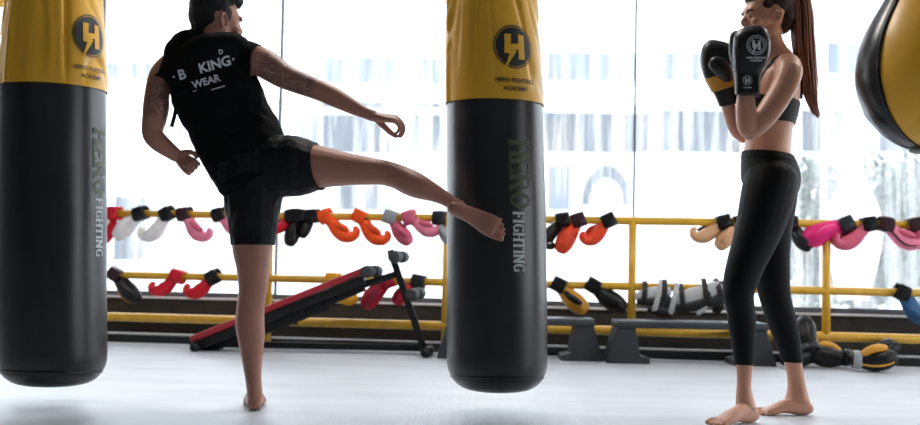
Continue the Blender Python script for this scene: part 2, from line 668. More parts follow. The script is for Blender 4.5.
# ------------------------------------------------------------------ outside
M_ext = mat('pale_facade', srgb(238, 240, 242), 0.8, 0.04, 1.2)
M_extglass = mat('facade_glass', srgb(46, 56, 70), 0.4, 0.12, 2)
M_extpale = mat('facade_blind', srgb(92, 103, 116), 0.6, 0.08, 2)
M_extframe = mat('facade_frame', srgb(225, 228, 232), 0.6, 0.04, 3)
M_pave = mat('bleached_concrete', srgb(226, 228, 230), 0.85, 0.05, 1.0)
M_leaf = mat('leaf_green', srgb(74, 90, 74), 0.6, 0.35, 3)
M_bark = mat('bark', srgb(120, 105, 92), 0.9, 0.2, 8)
bm = bmesh.new()
box(bm, (-40, 8.9, -0.4), (40, 45, -0.12))
struct(obj('ground_outside', bm, M_pave, smooth=False), 'sunlit pale concrete yard outside the windows', 'ground')
FY = 16.0
t = thing('building', 'washed-out pale building seen through the windows', 'building', (0, FY, -0.12))
bm = bmesh.new()
box(bm, (-14, FY, -0.12), (14, FY + 4, 4.6))
obj('wall', bm, M_ext, t, smooth=False)
bm = bmesh.new()
box(bm, (-14.3, FY - 0.45, 4.6), (14.3, FY + 4.3, 4.8))
obj('roof_slab', bm, M_ext, t, smooth=False)
bm = bmesh.new()
box(bm, (-14, FY - 0.25, P(460, 104, FY).z), (14, FY, P(460, 88, FY).z))
obj('ledge', bm, M_ext, t, smooth=False)
wins = [(100, 124, 62, 98, 1), (128, 160, 62, 98, 1), (112, 156, 195, 262, 0), (320, 397, 57, 110, 1), (410, 443, 57, 110, 1), (298, 400, 114, 154, 0), (408, 426, 113, 155, 0), (429, 445, 113, 155, 0),
        (337, 360, 183, 212, 0), (363, 395, 183, 212, 0), (470, 532, 112, 154, 0), (538, 614, 112, 154, 0), (621, 650, 112, 154, 0), (658, 742, 110, 154, 0),
        (748, 794, 110, 154, 0), (798, 828, 107, 154, 0), (831, 872, 107, 154, 0), (875, 960, 107, 154, 0), (545, 612, 52, 83, 1), (622, 636, 52, 83, 1), (650, 702, 52, 83, 1), (800, 860, 42, 76, 1), (545, 572, 164, 212, 1)]
for (a, c, d, e, pale) in wins:
    p, q = P(a, e, FY), P(c, d, FY)
    z0, z1 = min(p.z, q.z), max(p.z, q.z)
    bm = bmesh.new()
    for (u0, u1, v0, v1) in ((p.x, q.x, z0, z0 + .03), (p.x, q.x, z1 - .03, z1), (p.x, p.x + .03, z0 + .03, z1 - .03), (q.x - .03, q.x, z0 + .03, z1 - .03)):
        box(bm, (u0, FY - 0.06, v0), (u1, FY + 0.0, v1))
    wf = obj('window', bm, M_extframe, t, smooth=False)
    bm = bmesh.new()
    box(bm, (p.x + .03, FY - 0.03, z0 + .03), (q.x - .03, FY - 0.012, z1 - .03))
    obj('window_pane', bm, M_extpale if pale else M_extglass, wf, smooth=False)
bm = bmesh.new()
cpt = P(606, 205, FY)
pr = None
for k in range(25):
    a = math.pi * k / 24
    vs = []
    for (rr, yy) in ((0.25, FY - .05), (0.36, FY - .05), (0.36, FY), (0.25, FY)):
        vs.append(bm.verts.new((cpt.x + rr * math.cos(a), yy, cpt.z + rr * 1.6 * math.sin(a))))
    if pr:
        for j in range(4):
            bm.faces.new((pr[j], pr[(j + 1) % 4], vs[(j + 1) % 4], vs[j]))
    pr = vs
obj('arch_moulding', bm, M_extglass, t, smooth=False)

random.seed(4)
for (px, Y, hgt, rad, nl, lab) in ((808, 12.0, 1.95, 0.50, 1700, 'pale leafy shrub outside the glass beside the woman'), (868, 13.6, 2.1, 0.62, 2000, 'pale leafy shrub outside the glass behind the white sticker'),
                                 (925, 12.2, 2.05, 0.60, 2000, 'broad pale shrub outside the glass beneath the teardrop bag')):
    base = P(px, 300, Y)
    base.z = -0.12
    t = thing('shrub', lab, 'shrub', base, group='shrubs outside the windows')
    bm = bmesh.new()
    for s in range(5):
        a = random.uniform(0, 6.28)
        tube(bm, [base, base + Vector((math.cos(a) * .15, math.sin(a) * .15, hgt * .4)), base + Vector((math.cos(a) * .35, math.sin(a) * .35, hgt * .85))], [0.03, 0.02, 0.008], seg=6)
    obj('stem', bm, M_bark, t)
    bm = bmesh.new()
    for s in range(nl):
        while True:
            v = Vector((random.uniform(-1, 1), random.uniform(-1, 1), random.uniform(-1, 1)))
            if 0.25 < v.length < 1:
                break
        c = base + Vector((v.x * rad, v.y * rad, hgt * .55 + v.z * hgt * .47))
        q = Vector((random.gauss(0, 1), random.gauss(0, 1), random.gauss(0, 1))).normalized()
        s1 = q.orthogonal().normalized()
        s2 = q.cross(s1)
        L_ = random.uniform(.05, .1)
        bm.faces.new([bm.verts.new(c + s1 * L_), bm.verts.new(c + s2 * L_ * .45), bm.verts.new(c - s1 * L_), bm.verts.new(c - s2 * L_ * .45)])
    f = obj('foliage', bm, M_leaf, t, smooth=False)
    f['kind'] = 'stuff'

# ------------------------------------------------------------------ railing
t = thing('railing', 'yellow painted pipe railing with three rails hung with gloves', 'railing', wl(0, 0, 0))
for z, r in ((0.889, 0.026), (0.464, 0.026), (0.176, 0.030)):
    bm = bmesh.new()
    tube(bm, [wl(-7.0, 0, z), wl(0, 0, z), wl(7.0, 0, z)], r, seg=18)
    obj('rail', bm, M_yellow, t)
for k in range(-5, 5):
    x = xm + 1.205 * k
    bm = bmesh.new()
    tube(bm, [wl(x, 0, 0.0), wl(x, 0, 0.45), wl(x, 0, 0.889)], 0.0265, seg=18)
    p = obj('post', bm, M_yellow, t)
    bm = bmesh.new()
    tube(bm, [wl(x, 0, 0.0), wl(x, 0, 0.012)], 0.036, seg=18)
    obj('base_flange', bm, M_yellow, p)
TOPZ, MIDZ = 0.889, 0.464

# yellow pipe rack whose bars show at the edge behind the bag on the left
t = thing('pipe_rack', 'yellow steel pull-up rack half hidden behind a hanging bag', 'rack', P(20, 300, 6.4))
a, c = P(-60, 33, 6.4), P(60, 33, 6.4)
bm = bmesh.new()
tube(bm, [a, c], 0.012, seg=12)
obj('cross_bar', bm, M_yellow, t)
bm = bmesh.new()
tube(bm, [P(-40, 18, 6.4), P(30, -10, 6.4)], 0.02, seg=12)
obj('brace', bm, M_yellow, t)
bm = bmesh.new()
tube(bm, [P(-60, 5, 6.4), P(60, 5, 6.4)], 0.014, seg=12)
obj('top_bar', bm, M_yellow, t)
for px in (-60, 60):
    q = P(px, 33, 6.4)
    bm = bmesh.new()
    tube(bm, [Vector((q.x, q.y, 0)), Vector((q.x, q.y, 2.25))], 0.022, seg=14)
    obj('upright', bm, M_yellow, t)

# ------------------------------------------------------------------ punch bags
M_bagblack = mat('black_vinyl', srgb(15, 19, 23), 0.33, 0.2, 6, bump=0.10, bscale=14, spec=0.6)
M_bagyellow = mat('yellow_vinyl', srgb(240, 180, 42), 0.40, 0.05, 5, bump=0.10, bscale=10, stretch=(1, 1, 0.4))
M_printdark = mat('print_dark', srgb(28, 34, 38), 0.45, 0.08, 30)
M_printolive = mat('print_olive', srgb(66, 80, 48), 0.5, 0.15, 40)
M_printgrey = mat('print_grey', srgb(185, 192, 192), 0.5, 0.15, 60)
M_steel = mat('chain_steel', srgb(150, 152, 156), 0.3, 0.1, 20, metal=1.0)
M_strap = mat('black_webbing', srgb(24, 26, 28), 0.7, 0.2, 60)


def rtab(tab, z):
    if z <= tab[0][0]:
        return tab[0][1:]
    for (a, b_) in zip(tab, tab[1:]):
        if z <= b_[0]:
            k = (z - a[0]) / (b_[0] - a[0])
            return tuple(u + (v - u) * k for u, v in zip(a[1:], b_[1:]))
    return tab[-1][1:]


def make_bag(name, label, Y, z0, seamz, topz, tab, theta0, dl, seam_th, seed):
    """tab: rows (z, radius, centre x); theta0 = where the print sits, 0 = facing the camera"""
    cx0 = rtab(tab, z0)[1]
    t = thing(name, label, 'punching bag', (cx0, Y, z0), group='long black and yellow punching bags')
    N = 160

    def pos(z, th, dr=0.0):
        r, cx = rtab(tab, z)
        h = z - z0
        cor = 0.115
        if h < cor:
            k = 1 - h / cor
            r = r - cor * (1 - math.sqrt(max(0, 1 - k * k))) * 0.95
        r += dr
        return Vector((cx + r * math.sin(th), Y - r * math.cos(th), z))

    def skin(za, zb, nz, fold=0.0, dr=0.0, cap=False):
        bm = bmesh.new()
        prev = None
        for i in range(nz + 1):
            s = i / nz
            z = za + (zb - za) * s
            row = []
            for k in range(N):
                th = 2 * math.pi * k / N
                d = dr
                if fold:
                    up = (z - seamz) / (topz - seamz)
                    # creases that fan out from under the straps
                    ts = (th + math.pi) % (2 * math.pi) - math.pi
                    ph = math.atan2(ts * 0.19 + 0.03, 1.98 - z + 0.10)
                    q = ph * 11 + 2.2 * noise.noise(Vector((math.cos(th) * 1.6 + seed, math.sin(th) * 1.6, z * 1.5)))
                    wt = min(1, up * 6.0) * (0.55 + 0.45 * noise.noise(Vector((math.cos(th) * 3, math.sin(th) * 3 + seed, z * 2.5))))
                    d -= fold * wt * (math.exp(-(math.sin(q) / 0.32) ** 2) + 0.5 * math.exp(-(math.sin(q * 1.7 + 1) / 0.25) ** 2))
                    ds = abs((th - seam_th + math.pi) % (2 * math.pi) - math.pi)
                    d += 0.010 * math.exp(-(ds / 0.06) ** 2) * (1 if th > seam_th else -0.6)
                else:
                    d += 0.0022 * noise.noise(Vector((math.cos(th) * 2 + seed, math.sin(th) * 2, z * 3)))
                row.append(bm.verts.new(pos(z, th, d)))
            if prev:
                for k in range(N):
                    bm.faces.new((prev[k], prev[(k + 1) % N], row[(k + 1) % N], row[k]))
            else:
                first = row
            prev = row
        if cap:
            bm.faces.new(list(reversed(first)))
        return bm, first, prev

    bm, f, l = skin(z0 + 0.045, seamz + 0.004, 60)
    obj('lower_shell', bm, M_bagblack, t)
    # rounded bottom cap with its own stitched edge
    bm = bmesh.new()
    prev = None
    for i in range(18):
        k = i / 17
        z = z0 + 0.05 * k ** 2
        row = []
        for j in range(N):
            th = 2 * math.pi * j / N
            q = pos(max(z, z0 + 0.0005), th, 0.0)
            c = Vector((rtab(tab, z0)[1], Y, z))
            if i < 8:
                e = pos(z0 + 0.0005, th)
                q = c.lerp(e, 0.05 + 0.95 * i / 8)
                q.z = z0 - 0.012 * (1 - i / 8) ** 0.5 + 0.003
            else:
                kk = (i - 8) / 9
                q = pos(z0 + 0.0005 + 0.052 * kk, th, 0.0012)
            row.append(bm.verts.new(q))
        if prev:
            for j in range(N):
                bm.faces.new((prev[j], prev[(j + 1) % N], row[(j + 1) % N], row[j]))
        else:
            bm.faces.new(list(reversed(row)))
        prev = row
    obj('bottom_cap', bm, M_bagblack, t)
    bm = bmesh.new()
    pr = None
    for j in range(N + 1):
        th = 2 * math.pi * j / N
        zz = z0 + 0.052 + 0.016 * math.cos(th)
        pts = [bm.verts.new(pos(zz + 0.003 * math.cos(a), th, 0.003 + 0.003 * math.sin(a))) for a in (0, 1.57, 3.14, 4.71)]
        if pr:
            for a in range(4):
                bm.faces.new((pr[a], pr[(a + 1) % 4], pts[(a + 1) % 4], pts[a]))
        pr = pts
    obj('piping', bm, M_bagblack, t)
    bm, f, l = skin(seamz, topz, 90, fold=0.017, dr=0.006)
    bm.faces.new(l)
    obj('upper_cover', bm, M_bagyellow, t)
    # straps, ring, chain
    cx = rtab(tab, topz)[1]
    apex = Vector((cx, Y, topz + 0.42))
    for k in range(4):
        a = k * math.pi / 2 + 0.6
        bm = bmesh.new()
        e = pos(topz - 0.12, a, 0.008)
        e2 = pos(topz + 0.0, a, 0.006)
        loft(bm, [(*e, 0.018, 0.003), (*e2, 0.018, 0.003), (*apex, 0.012, 0.003)], ref=(math.sin(a), -math.cos(a), 0.3), seg=8, sub=1, sq=4, dome=0)
        obj('strap', bm, M_strap, t)
    nlink = int((CEIL - apex.z - 0.02) / 0.05)
    for k in range(max(nlink, 1)):
        bm = bmesh.new()
        zc = apex.z + 0.02 + 0.05 * k
        pr = None
        ax = Vector((1, 0, 0)) if k % 2 else Vector((0, 1, 0))
        pts = []
        for j in range(17):
            a = 2 * math.pi * j / 16
            pts.append(Vector((cx, Y, zc)) + ax * 0.016 * math.cos(a) + Vector((0, 0, 0.032 * math.sin(a))))
        tube(bm, pts, 0.005, seg=6, caps=False)
        obj('chain_link', bm, M_steel, t)

    def wrap(bm2, th, zc, dr, maxlen=0.012):
        """2D x = round the bag, y = up, both in metres"""
        refine(bm2, maxlen)
        for v in bm2.verts:
            z = zc + v.co.y
            r = rtab(tab, z)[0] + dr
            v.co = pos(z, th + v.co.x / r, dr)
        return bm2

    # round mark, name and lettering
    r = 0.085
    ez = seamz + 0.205
    bm = bmesh.new()
    emblem_dark(bm, r)
    e = obj('emblem', wrap(bm, theta0 - 0.02, ez, 0.011), M_printdark, t)
    bm = bmesh.new()
    emblem_h(bm, r * 0.92)
    obj('emblem_letter', wrap(bm, theta0 - 0.02, ez, 0.0135, 0.009), M_bagyellow, e)
    bm = bmesh.new()
    add_bm(bm, text_bm('HERO FIGHTING', 0.0225, True), T2(0, 0.016))
    add_bm(bm, text_bm('ACADEMY', 0.0225, True), T2(0, -0.016))
    obj('name_print', wrap(bm, theta0 - 0.02, seamz + 0.056, 0.012, 0.008), M_printdark, t)
    bm, wd = serif_text('HERO', 0.2, 0.1)
    h = 0.092
    sc = 0.272 / wd
    for v in bm.verts:
        v.co = Vector((v.co.y * h, -v.co.x * sc, 0))
    obj('lettering_large', wrap(bm, theta0 + dl - 0.028, seamz - 0.155, 0.0022), M_printolive, t)
    bm, wd = serif_text('FIGHTING', 0.2, 0.1)
    h = 0.050
    sc = 0.235 / wd
    for v in bm.verts:
        v.co = Vector((v.co.y * h, -v.co.x * sc, 0))
    obj('lettering_small', wrap(bm, theta0 + dl + 0.03, seamz - 0.435, 0.0022), M_printgrey, t)
    return t


def bag_tab(rows, Y):
    out_ = []
    for (py, cx, wpx) in rows:
        p = P(cx, py, Y)
        out_.append((p.z, wpx * 0.5 * Y / FPX, p.x))
    return sorted(out_)


BY = 4.42
tabm = bag_tab([(-60, 491, 86), (0, 492, 90), (50, 493, 93), (100, 494.5, 96), (200, 496, 99), (300, 497, 100), (391, 497, 100)], BY)
make_bag('punching_bag', 'long black and yellow punching bag being kicked by the man', BY, P(497, 391, BY).z + 0.003, P(494, 98.5, BY - 0.19).z, 1.98, tabm, math.asin(20 / 49), -0.16, -1.2, 1.7)
LY = 4.42
tabl = bag_tab([(-60, 56, 84), (0, 55, 90), (40, 53.5, 98), (82, 52.5, 103), (200, 52, 105), (300, 52, 105), (385, 52, 105)], LY)
make_bag('punching_bag', 'long black and yellow punching bag hanging behind the man\'s bent arm', LY, P(52, 385, LY).z + 0.003, P(52, 82.5, LY - 0.2).z, 1.98, tabl, 1.12, 0.07, -0.55, 5.3)

# teardrop bag
TY = 4.0
tc_ = P(940, 73, TY)
TR = 78 * TY / FPX
prof = cr([(0.001, -1.02, 0), (0.30, -0.985, 0), (0.60, -0.83, 0), (0.85, -0.55, 0), (0.985, -0.2, 0), (1.0, 0.08, 0), (0.93, 0.42, 0), (0.80, 0.70, 0), (0.64, 0.98, 0), (0.46, 1.35, 0), (0.30, 1.75, 0), (0.16, 2.2, 0), (0.10, 2.4, 0)], 5)
t = thing('teardrop_bag', 'black and yellow teardrop punching bag beside the woman', 'punching bag', tc_ - Vector((0, 0, TR)))


def gore(a0, a1, name, material, puff=0.008, lo=0.0, hi=9.0):
    bm = bmesh.new()
    prev = None
    n = 26
    for q in prof:
        if not lo <= q[1] + 1.1 <= hi:
            continue
        row = []
        for k in range(n + 1):
            s = k / n
            a = a0 + (a1 - a0) * s
            pf = puff * (1 - (2 * s - 1) ** 4) * min(1, q[0] * 2) + 0.004 * noise.noise(Vector((math.cos(a) * 3, q[1] * 1.2, math.sin(a) * 3)))
            r = q[0] * TR + pf
            row.append(bm.verts.new(tc_ + Vector((r * math.sin(a), -r * math.cos(a), q[1] * TR))))
        if prev:
            for k in range(n):
                bm.faces.new((prev[k], prev[k + 1], row[k + 1], row[k]))
        prev = row
    return obj(name, bm, material, t)


A = math.radians(68)
gore(-A, A, 'front_panel', M_bagyellow, lo=0.10)
gore(math.pi - A, math.pi + A, 'back_panel', M_bagyellow, lo=0.10)
gore(A - .03, math.pi - A + .03, 'side_panel', M_bagblack, 0.012)
gore(math.pi + A - .03, 2 * math.pi - A + .03, 'side_panel', M_bagblack, 0.012)
bm = bmesh.new()
loft(bm, [(*(tc_ + Vector((0, 0, -1.045 * TR))), .10 * TR, .10 * TR), (*(tc_ + Vector((0, 0, -1.03 * TR))), .34 * TR, .34 * TR), (*(tc_ + Vector((0, 0, -0.975 * TR))), .39 * TR, .39 * TR)], ref=(0, 1, 0), seg=32, sub=2, dome=0)
obj('bottom_cap', bm, M_bagblack, t)
for a in (-A, A, math.pi - A, math.pi + A):
    bm = bmesh.new()
    tube(bm, [tc_ + Vector(((q[0] * TR + .004) * math.sin(a), -(q[0] * TR + .004) * math.cos(a), q[1] * TR)) for q in prof], 0.006, seg=8)
    obj('piping', bm, M_bagblack, t)
bm = bmesh.new()
tube(bm, [tc_ + Vector((0, 0, 2.35 * TR)), Vector((tc_.x, tc_.y, CEIL - 0.01))], 0.012, seg=10)
obj('hanging_chain', bm, M_steel, t)

# ------------------------------------------------------------------ people
M_cloth_black = mat('black_jersey', srgb(13, 15, 17), 0.9, 0.25, 30, bump=0.35, bscale=26, spec=0.15)
M_shorts = mat('black_shorts_cloth', srgb(11, 15, 18), 0.65, 0.25, 20, bump=0.3, bscale=22, spec=0.25)
M_hair_m = mat('dark_hair', srgb(26, 27, 31), 0.6, 0.3, 40, bump=0.5, bscale=160, spec=0.2, stretch=(1, 1, 0.3))
M_skin_w = mat('skin_light', srgb(205, 150, 124), 0.45, 0.05, 18, bump=0.05, bscale=120, sss=0.0)
M_toenail = mat('toenail', srgb(216, 172, 160), 0.3, 0.04, 20)
M_print_white = mat('print_white', srgb(205, 212, 218), 0.6, 0.12, 60)


def skin_tattoo():
    M = mat('skin_tan_tattooed', srgb(178, 124, 105), 0.45, 0.06, 16, bump=0.05, bscale=120)
    nt = M.node_tree
    b = nt.nodes['Principled BSDF']
    src = b.inputs['Base Color'].links[0].from_socket
    at = nt.nodes.new('ShaderNodeAttribute')
    at.attribute_name = 'ink'
    tc = nt.nodes.new('ShaderNodeTexCoord')
    n = nt.nodes.new('ShaderNodeTexNoise')
    n.inputs['Scale'].default_value = 22
    n.inputs['Distortion'].default_value = 2.5
    nt.links.new(tc.outputs['Object'], n.inputs[0])
    wv = nt.nodes.new('ShaderNodeMath')
    wv.operation = 'MULTIPLY'
    wv.inputs[1].default_value = 34.0
    nt.links.new(n.outputs[0], wv.inputs[0])
    sn = nt.nodes.new('ShaderNodeMath')
    sn.operation = 'SINE'
    nt.links.new(wv.outputs[0], sn.inputs[0])
    mr = nt.nodes.new('ShaderNodeMapRange')
    mr.inputs[1].default_value = -0.25
    mr.inputs[2].default_value = 0.25
    mr.inputs[3].default_value = 0.12
    mr.inputs[4].default_value = 0.95
    nt.links.new(sn.outputs[0], mr.inputs[0])
    mu = nt.nodes.new('ShaderNodeMath')
    mu.operation = 'MULTIPLY'
    nt.links.new(mr.outputs[0], mu.inputs[0])
    nt.links.new(at.outputs['Fac'], mu.inputs[1])
    mx = nt.nodes.new('ShaderNodeMix')
    mx.data_type = 'RGBA'
    nt.links.new(mu.outputs[0], mx.inputs[0])
    nt.links.new(src, mx.inputs[6])
    mx.inputs[7].default_value = (*srgb(58, 50, 54), 1)
    nt.links.new(mx.outputs[2], b.inputs['Base Color'])
    return M


def orth(F, U):
    F = Vector(F).normalized()
    U = Vector(U)
    U = (U - F * U.dot(F)).normalized()
    return F, U


def foot(bm, heel, F, U, big, k=1.0, curl=0.0):
    """heel: point under the back of the heel; F towards the toes, U out of the top of the foot, big: +1/-1 side of the big toe along F x U"""
    F, U = orth(F, U)
    S = F.cross(U) * big
    rows = [(0.004, .016, .010, .036), (0.018, .026, .002, .054), (0.045, .031, .0, .074), (0.08, .033, .002, .084), (0.115, .036, .007, .074),
            (0.15, .041, .008, .060), (0.18, .046, .003, .045), (0.205, .047, .0, .034), (0.222, .044, .002, .026)]
    R = []
    for (f, hw, b0, t0) in rows:
        c = Vector(heel) + (F * f + U * (b0 + t0) / 2 + S * (0.010 * max(0, (f - .1) / .1) * 0.6)) * k
        R.append((*c, hw * k, (t0 - b0) / 2 * k))
    loft(bm, R, ref=U, seg=20, sub=3, sq=2.4, dome=0.4)
    tips = []
    for (s, f1, r) in ((.035, .262, .0120), (.0135, .264, .0078), (-.0045, .256, .0074), (-.021, .245, .0070), (-.0365, .231, .0070)):
        a = Vector(heel) + (F * 0.205 + S * (s + .005) + U * (r + .006)) * k
        m_ = Vector(heel) + (F * (f1 - .025) + S * (s + .005) + U * (r + .007)) * k
        e = Vector(heel) + (F * f1 + S * (s + .002) + U * (r * .9 - curl)) * k
        loft(bm, [(*a, r * k, r * k), (*m_, r * k, r * .95 * k), (*e, r * 1.0 * k, r * .85 * k)], ref=U, seg=12, sub=3, dome=0.8)
        tips.append((e, r, F, U))
    return tips


def hand(bm, wrist, F, S, fingers, thumb, left=False, k=1.0, spread=0.0):
    """wrist point, F towards the knuckles, S towards the thumb side; fingers: curl angles of each joint; thumb: points in (F,S,U) metres"""
    F = Vector(F).normalized()
    S = Vector(S)
    S = (S - F * S.dot(F)).normalized()
    U = S.cross(F) if left else F.cross(S)
    W = Vector(wrist)
    R = []
    for (f, hw, ht) in ((-.015, .026, .020), (.012, .029, .019), (.045, .039, .017), (.075, .043, .0155), (.092, .041, .013)):
        c = W + F * f * k
        R.append((*c, hw * k, ht * k))
    loft(bm, R, ref=U, seg=18, sub=3, sq=2.5, dome=0.5)
    for i, (s, ln, r) in enumerate(((.031, (.043, .026, .021), .0098), (.0105, (.047, .030, .022), .0100), (-.0105, (.044, .028, .021), .0096), (-.030, (.034, .021, .018), .0086))):
        p = W + (F * .086 + S * s) * k
        ang = 0
        pts = [(*(p - F * .02 * k), r * k, r * k), (*p, r * 1.06 * k, r * 1.06 * k)]
        for j in range(3):
            ang += fingers[i][j]
            d = (F * math.cos(ang) - U * math.sin(ang) + S * spread * (1.5 - i) * .1)
            p = p + d.normalized() * ln[j] * k
            pts.append((*p, r * (0.97 - .08 * j) * k, r * (0.97 - .08 * j) * k))
        loft(bm, pts, ref=S, seg=12, sub=3, dome=0.9)
    pts = []
    for i, (f, s, u) in enumerate(thumb):
        p = W + (F * f + S * s + U * u) * k
        r = (.017, .0135, .0115, .0095)[min(i, 3)] * k
        pts.append((*p, r, r))
    loft(bm, pts, ref=U + F * .3, seg=12, sub=3, dome=0.9)


def head_parts(bm, c, F, U, k=1.0, female=False):
    """c: centre between the ears at eye height; F where the face looks"""
    F, U = orth(F, U)
    S = F.cross(U)                                   # towards the person's right
    at = lambda f, s, u: Vector(c) + (F * f + S * s + U * u) * k
    ax = (F, S, U)
    E = lambda f, s, u, a, b_, d: ell(bm, at(f, s, u), ax, (a * k, b_ * k, d * k))
    j = 0.93 if female else 1.0
    E(-.012, 0, .035, .097, .076, .088)              # skull
    E(.030, 0, .010, .064, .066 * j, .082)           # face mass
    E(.040, 0, -.055, .050, .052 * j, .052)          # jaw
    E(.070, 0, -.098 if not female else -.092, .022, .024 * j, .020)   # chin
    E(.000, 0, -.055, .060, .058 * j, .050)          # jaw back
    E(.080, 0, .030, .018, .052 * j, .016)           # brow
    for s in (-1, 1):
        E(.062, s * .040 * j, -.020, .024, .022, .022)    # cheek bones
    nose = [(.084, 0, .022, .008, .008), (.093, 0, .004, .009, .0095), (.104, 0, -.014, .0105, .0105), (.098, 0, -.026, .011, .009)]
    loft(bm, [(*at(*q[:3]), q[3] * k, q[4] * k) for q in nose], ref=S, seg=14, sub=3, dome=0.8)
    for s in (-1, 1):
        E(.092, s * .012, -.024, .012, .009, .008)   # nostrils
    E(.081, 0, -.051, .012, .024, .007)              # upper lip
    E(.079, 0, -.063, .012, .021, .008)              # lower lip
    for s in (-1, 1):                                # ears
        e = at(-.004, s * .076 * (0.97 if female else 1), -.004)
        ea = (F * .9 - U * .1 + S * s * -.35).normalized()
        eu = (U + F * -.18).normalized()
        en = ea.cross(eu).normalized()
        ea = eu.cross(en)
        ell(bm, e - S * s * .003 * k, (ea, en, eu), (.015 * k, .007 * k, .028 * k), 16)
        pts = []
        for a in range(0, 300, 25):
            q = e + (ea * -.016 * math.cos(math.radians(a - 60)) + eu * .030 * math.sin(math.radians(a - 60)) + S * s * .009) * k
            pts.append((*q, .005 * k, .005 * k))
        loft(bm, pts, ref=S, seg=8, sub=2, dome=0.5)
    return at


def put_eyes(at, k, root, F, U, iris):
    S = Vector(F).cross(Vector(U)).normalized()
    Mw = mat('eye_white', srgb(170, 160, 155), 0.3, 0.02, 20)
    Mi = mat('iris_dark', srgb(46, 34, 28), 0.15, 0.1, 60)
    Mb = mat('eyebrow_hair', srgb(38, 30, 28), 0.7, 0.2, 90)
    for s in (-1, 1):
        bm = bmesh.new()
        ell(bm, at(.0745, s * .031, .003), (Vector(F), S, Vector(U)), (.0125 * k, .0135 * k, .0075 * k), 16)
        e = obj('eye', bm, Mw, root)
        bm = bmesh.new()
        ell(bm, at(.0855, s * .0315, .003), (Vector(F), S, Vector(U)), (.003 * k, .0058 * k, .0052 * k), 12)
        obj('iris', bm, Mi, e)
        bm = bmesh.new()
        pts = [(*at(.093, s * .014, .021), .0035 * k, .004 * k), (*at(.092, s * .034, .027), .004 * k, .004 * k), (*at(.078, s * .052, .022), .002 * k, .002 * k)]
        loft(bm, pts, ref=F, seg=8, sub=3)
        obj('eyebrow', bm, Mb, root)


def relax(me, keep, n=10):
    """smooth the large forms; keep = (centre, radius) of hands, feet and head, which stay crisp"""
    bm = bmesh.new()
    bm.from_mesh(me)
    vs = [v for v in bm.verts if all((v.co - c).length > r for c, r in keep)]
    for _ in range(n):
        bmesh.ops.smooth_vert(bm, verts=vs, factor=0.5, use_axis_x=True, use_axis_y=True, use_axis_z=True)
    bm.to_mesh(me)
    bm.free()


# ---- the man
MY = 4.37
man = thing('person', 'barefoot man in black sleeveless hoodie and shorts kicking a punching bag', 'person', Vector((P(254, 410, MY).x, MY, 0)))
bm = bmesh.new()
# torso
limb(bm, [(214, 40, 4.34, 40, .9), (209, 58, 4.35, 84, .50), (212, 80, 4.36, 80, .62), (223, 107, 4.37, 74, .66), (234, 130, 4.37, 68, .66), (246, 152, 4.36, 72, .68), (256, 174, 4.36, 70, .72)], seg=28)
# neck
limb(bm, [(212, 46, 4.34, 36, 1), (215, 32, 4.345, 34, 1.05), (217, 18, 4.35, 34, 1.05)])
# standing leg
LEG = [(258, 172, 4.37, 50, 1.0), (255, 205, 4.37, 45, 1.05), (252, 245, 4.37, 40, 1.05), (253, 265, 4.365, 34, 1.08), (253, 288, 4.36, 29, 1.12), (251, 302, 4.365, 27.5, 1.12), (249.8, 322, 4.375, 29, 1.12),
       (251, 336, 4.375, 27.6, 1.1), (252, 355, 4.37, 22, 1.1), (253.2, 377, 4.365, 16.5, 1.2), (254.5, 390, 4.37, 15.5, 1.35), (255, 399, 4.385, 15.5, 1.4)]
limb(bm, LEG)
hp = P(255.5, 411, MY)
hp.z = -0.001
foot(bm, hp + Vector((0.004, -0.035, 0)), (-0.22, 1, 0), (0, 0, 1), 1, 1.0)
# kicking leg
KICK = [(262, 168, 4.37, 58, 1.0), (292, 166, 4.34, 54, 1.0), (318, 167, 4.31, 44, 1.0), (345, 169, 4.28, 34, 1.05), (363, 170.5, 4.26, 29.5, 1.08), (383, 172.5, 4.24, 25.5, 1.1), (396, 176, 4.225, 25, 1.1),
        (409, 182, 4.205, 26.5, 1.1), (420, 187, 4.185, 25, 1.08), (433, 192.5, 4.175, 19, 1.05), (444, 198, 4.168, 15, 1.05), (453, 203.5, 4.162, 14, 1.1), (460, 208, 4.155, 15, 1.1)]
limb(bm, KICK)
hk = P(446.5, 206, 4.085)
Fk = (P(499, 228.5, 4.055) - hk)
foot(bm, hk, Fk, P(460, 190, 4.4) - P(460, 200, 4.09), -1, 0.90, curl=-0.010)
# arms
ARM_R = [(246, 60, 4.35, 30, .9), (258, 60.5, 4.34, 30, .95), (270, 67, 4.33, 29, 1.0), (282, 75, 4.32, 26, 1.0), (294, 80.5, 4.31, 24, 1), (314, 88.3, 4.29, 21.5, 1), (328, 94, 4.28, 20.5, 1), (340, 100, 4.27, 19, 1), (353, 107, 4.26, 15.5, .95), (364, 112.3, 4.25, 12.3, .85), (374, 116.2, 4.245, 11.5, .8)]
limb(bm, ARM_R)
hand(bm, P(376, 117, 4.245), P(396, 119, 4.24) - P(376, 117, 4.245), (0.15, 1, 0.35), [(.75, .75, .55), (.70, .85, .5), (.72, .9, .5), (.8, .9, .5)], [(.012, .006, -.018), (.038, .004, -.040), (.068, .004, -.064), (.094, .004, -.078)], k=0.88)
ARM_L = [(172, 66, 4.35, 28, .9), (162, 76, 4.345, 26, .95), (157.5, 92, 4.34, 25, 1), (156, 108, 4.335, 26, 1), (154.5, 119, 4.33, 24.5, 1), (152.5, 129, 4.325, 22, 1), (153.5, 136, 4.32, 20.5, 1), (160, 143, 4.315, 19.5, 1), (169, 150, 4.32, 16.5, .95), (177, 156, 4.33, 13.5, .9)]
limb(bm, ARM_L)
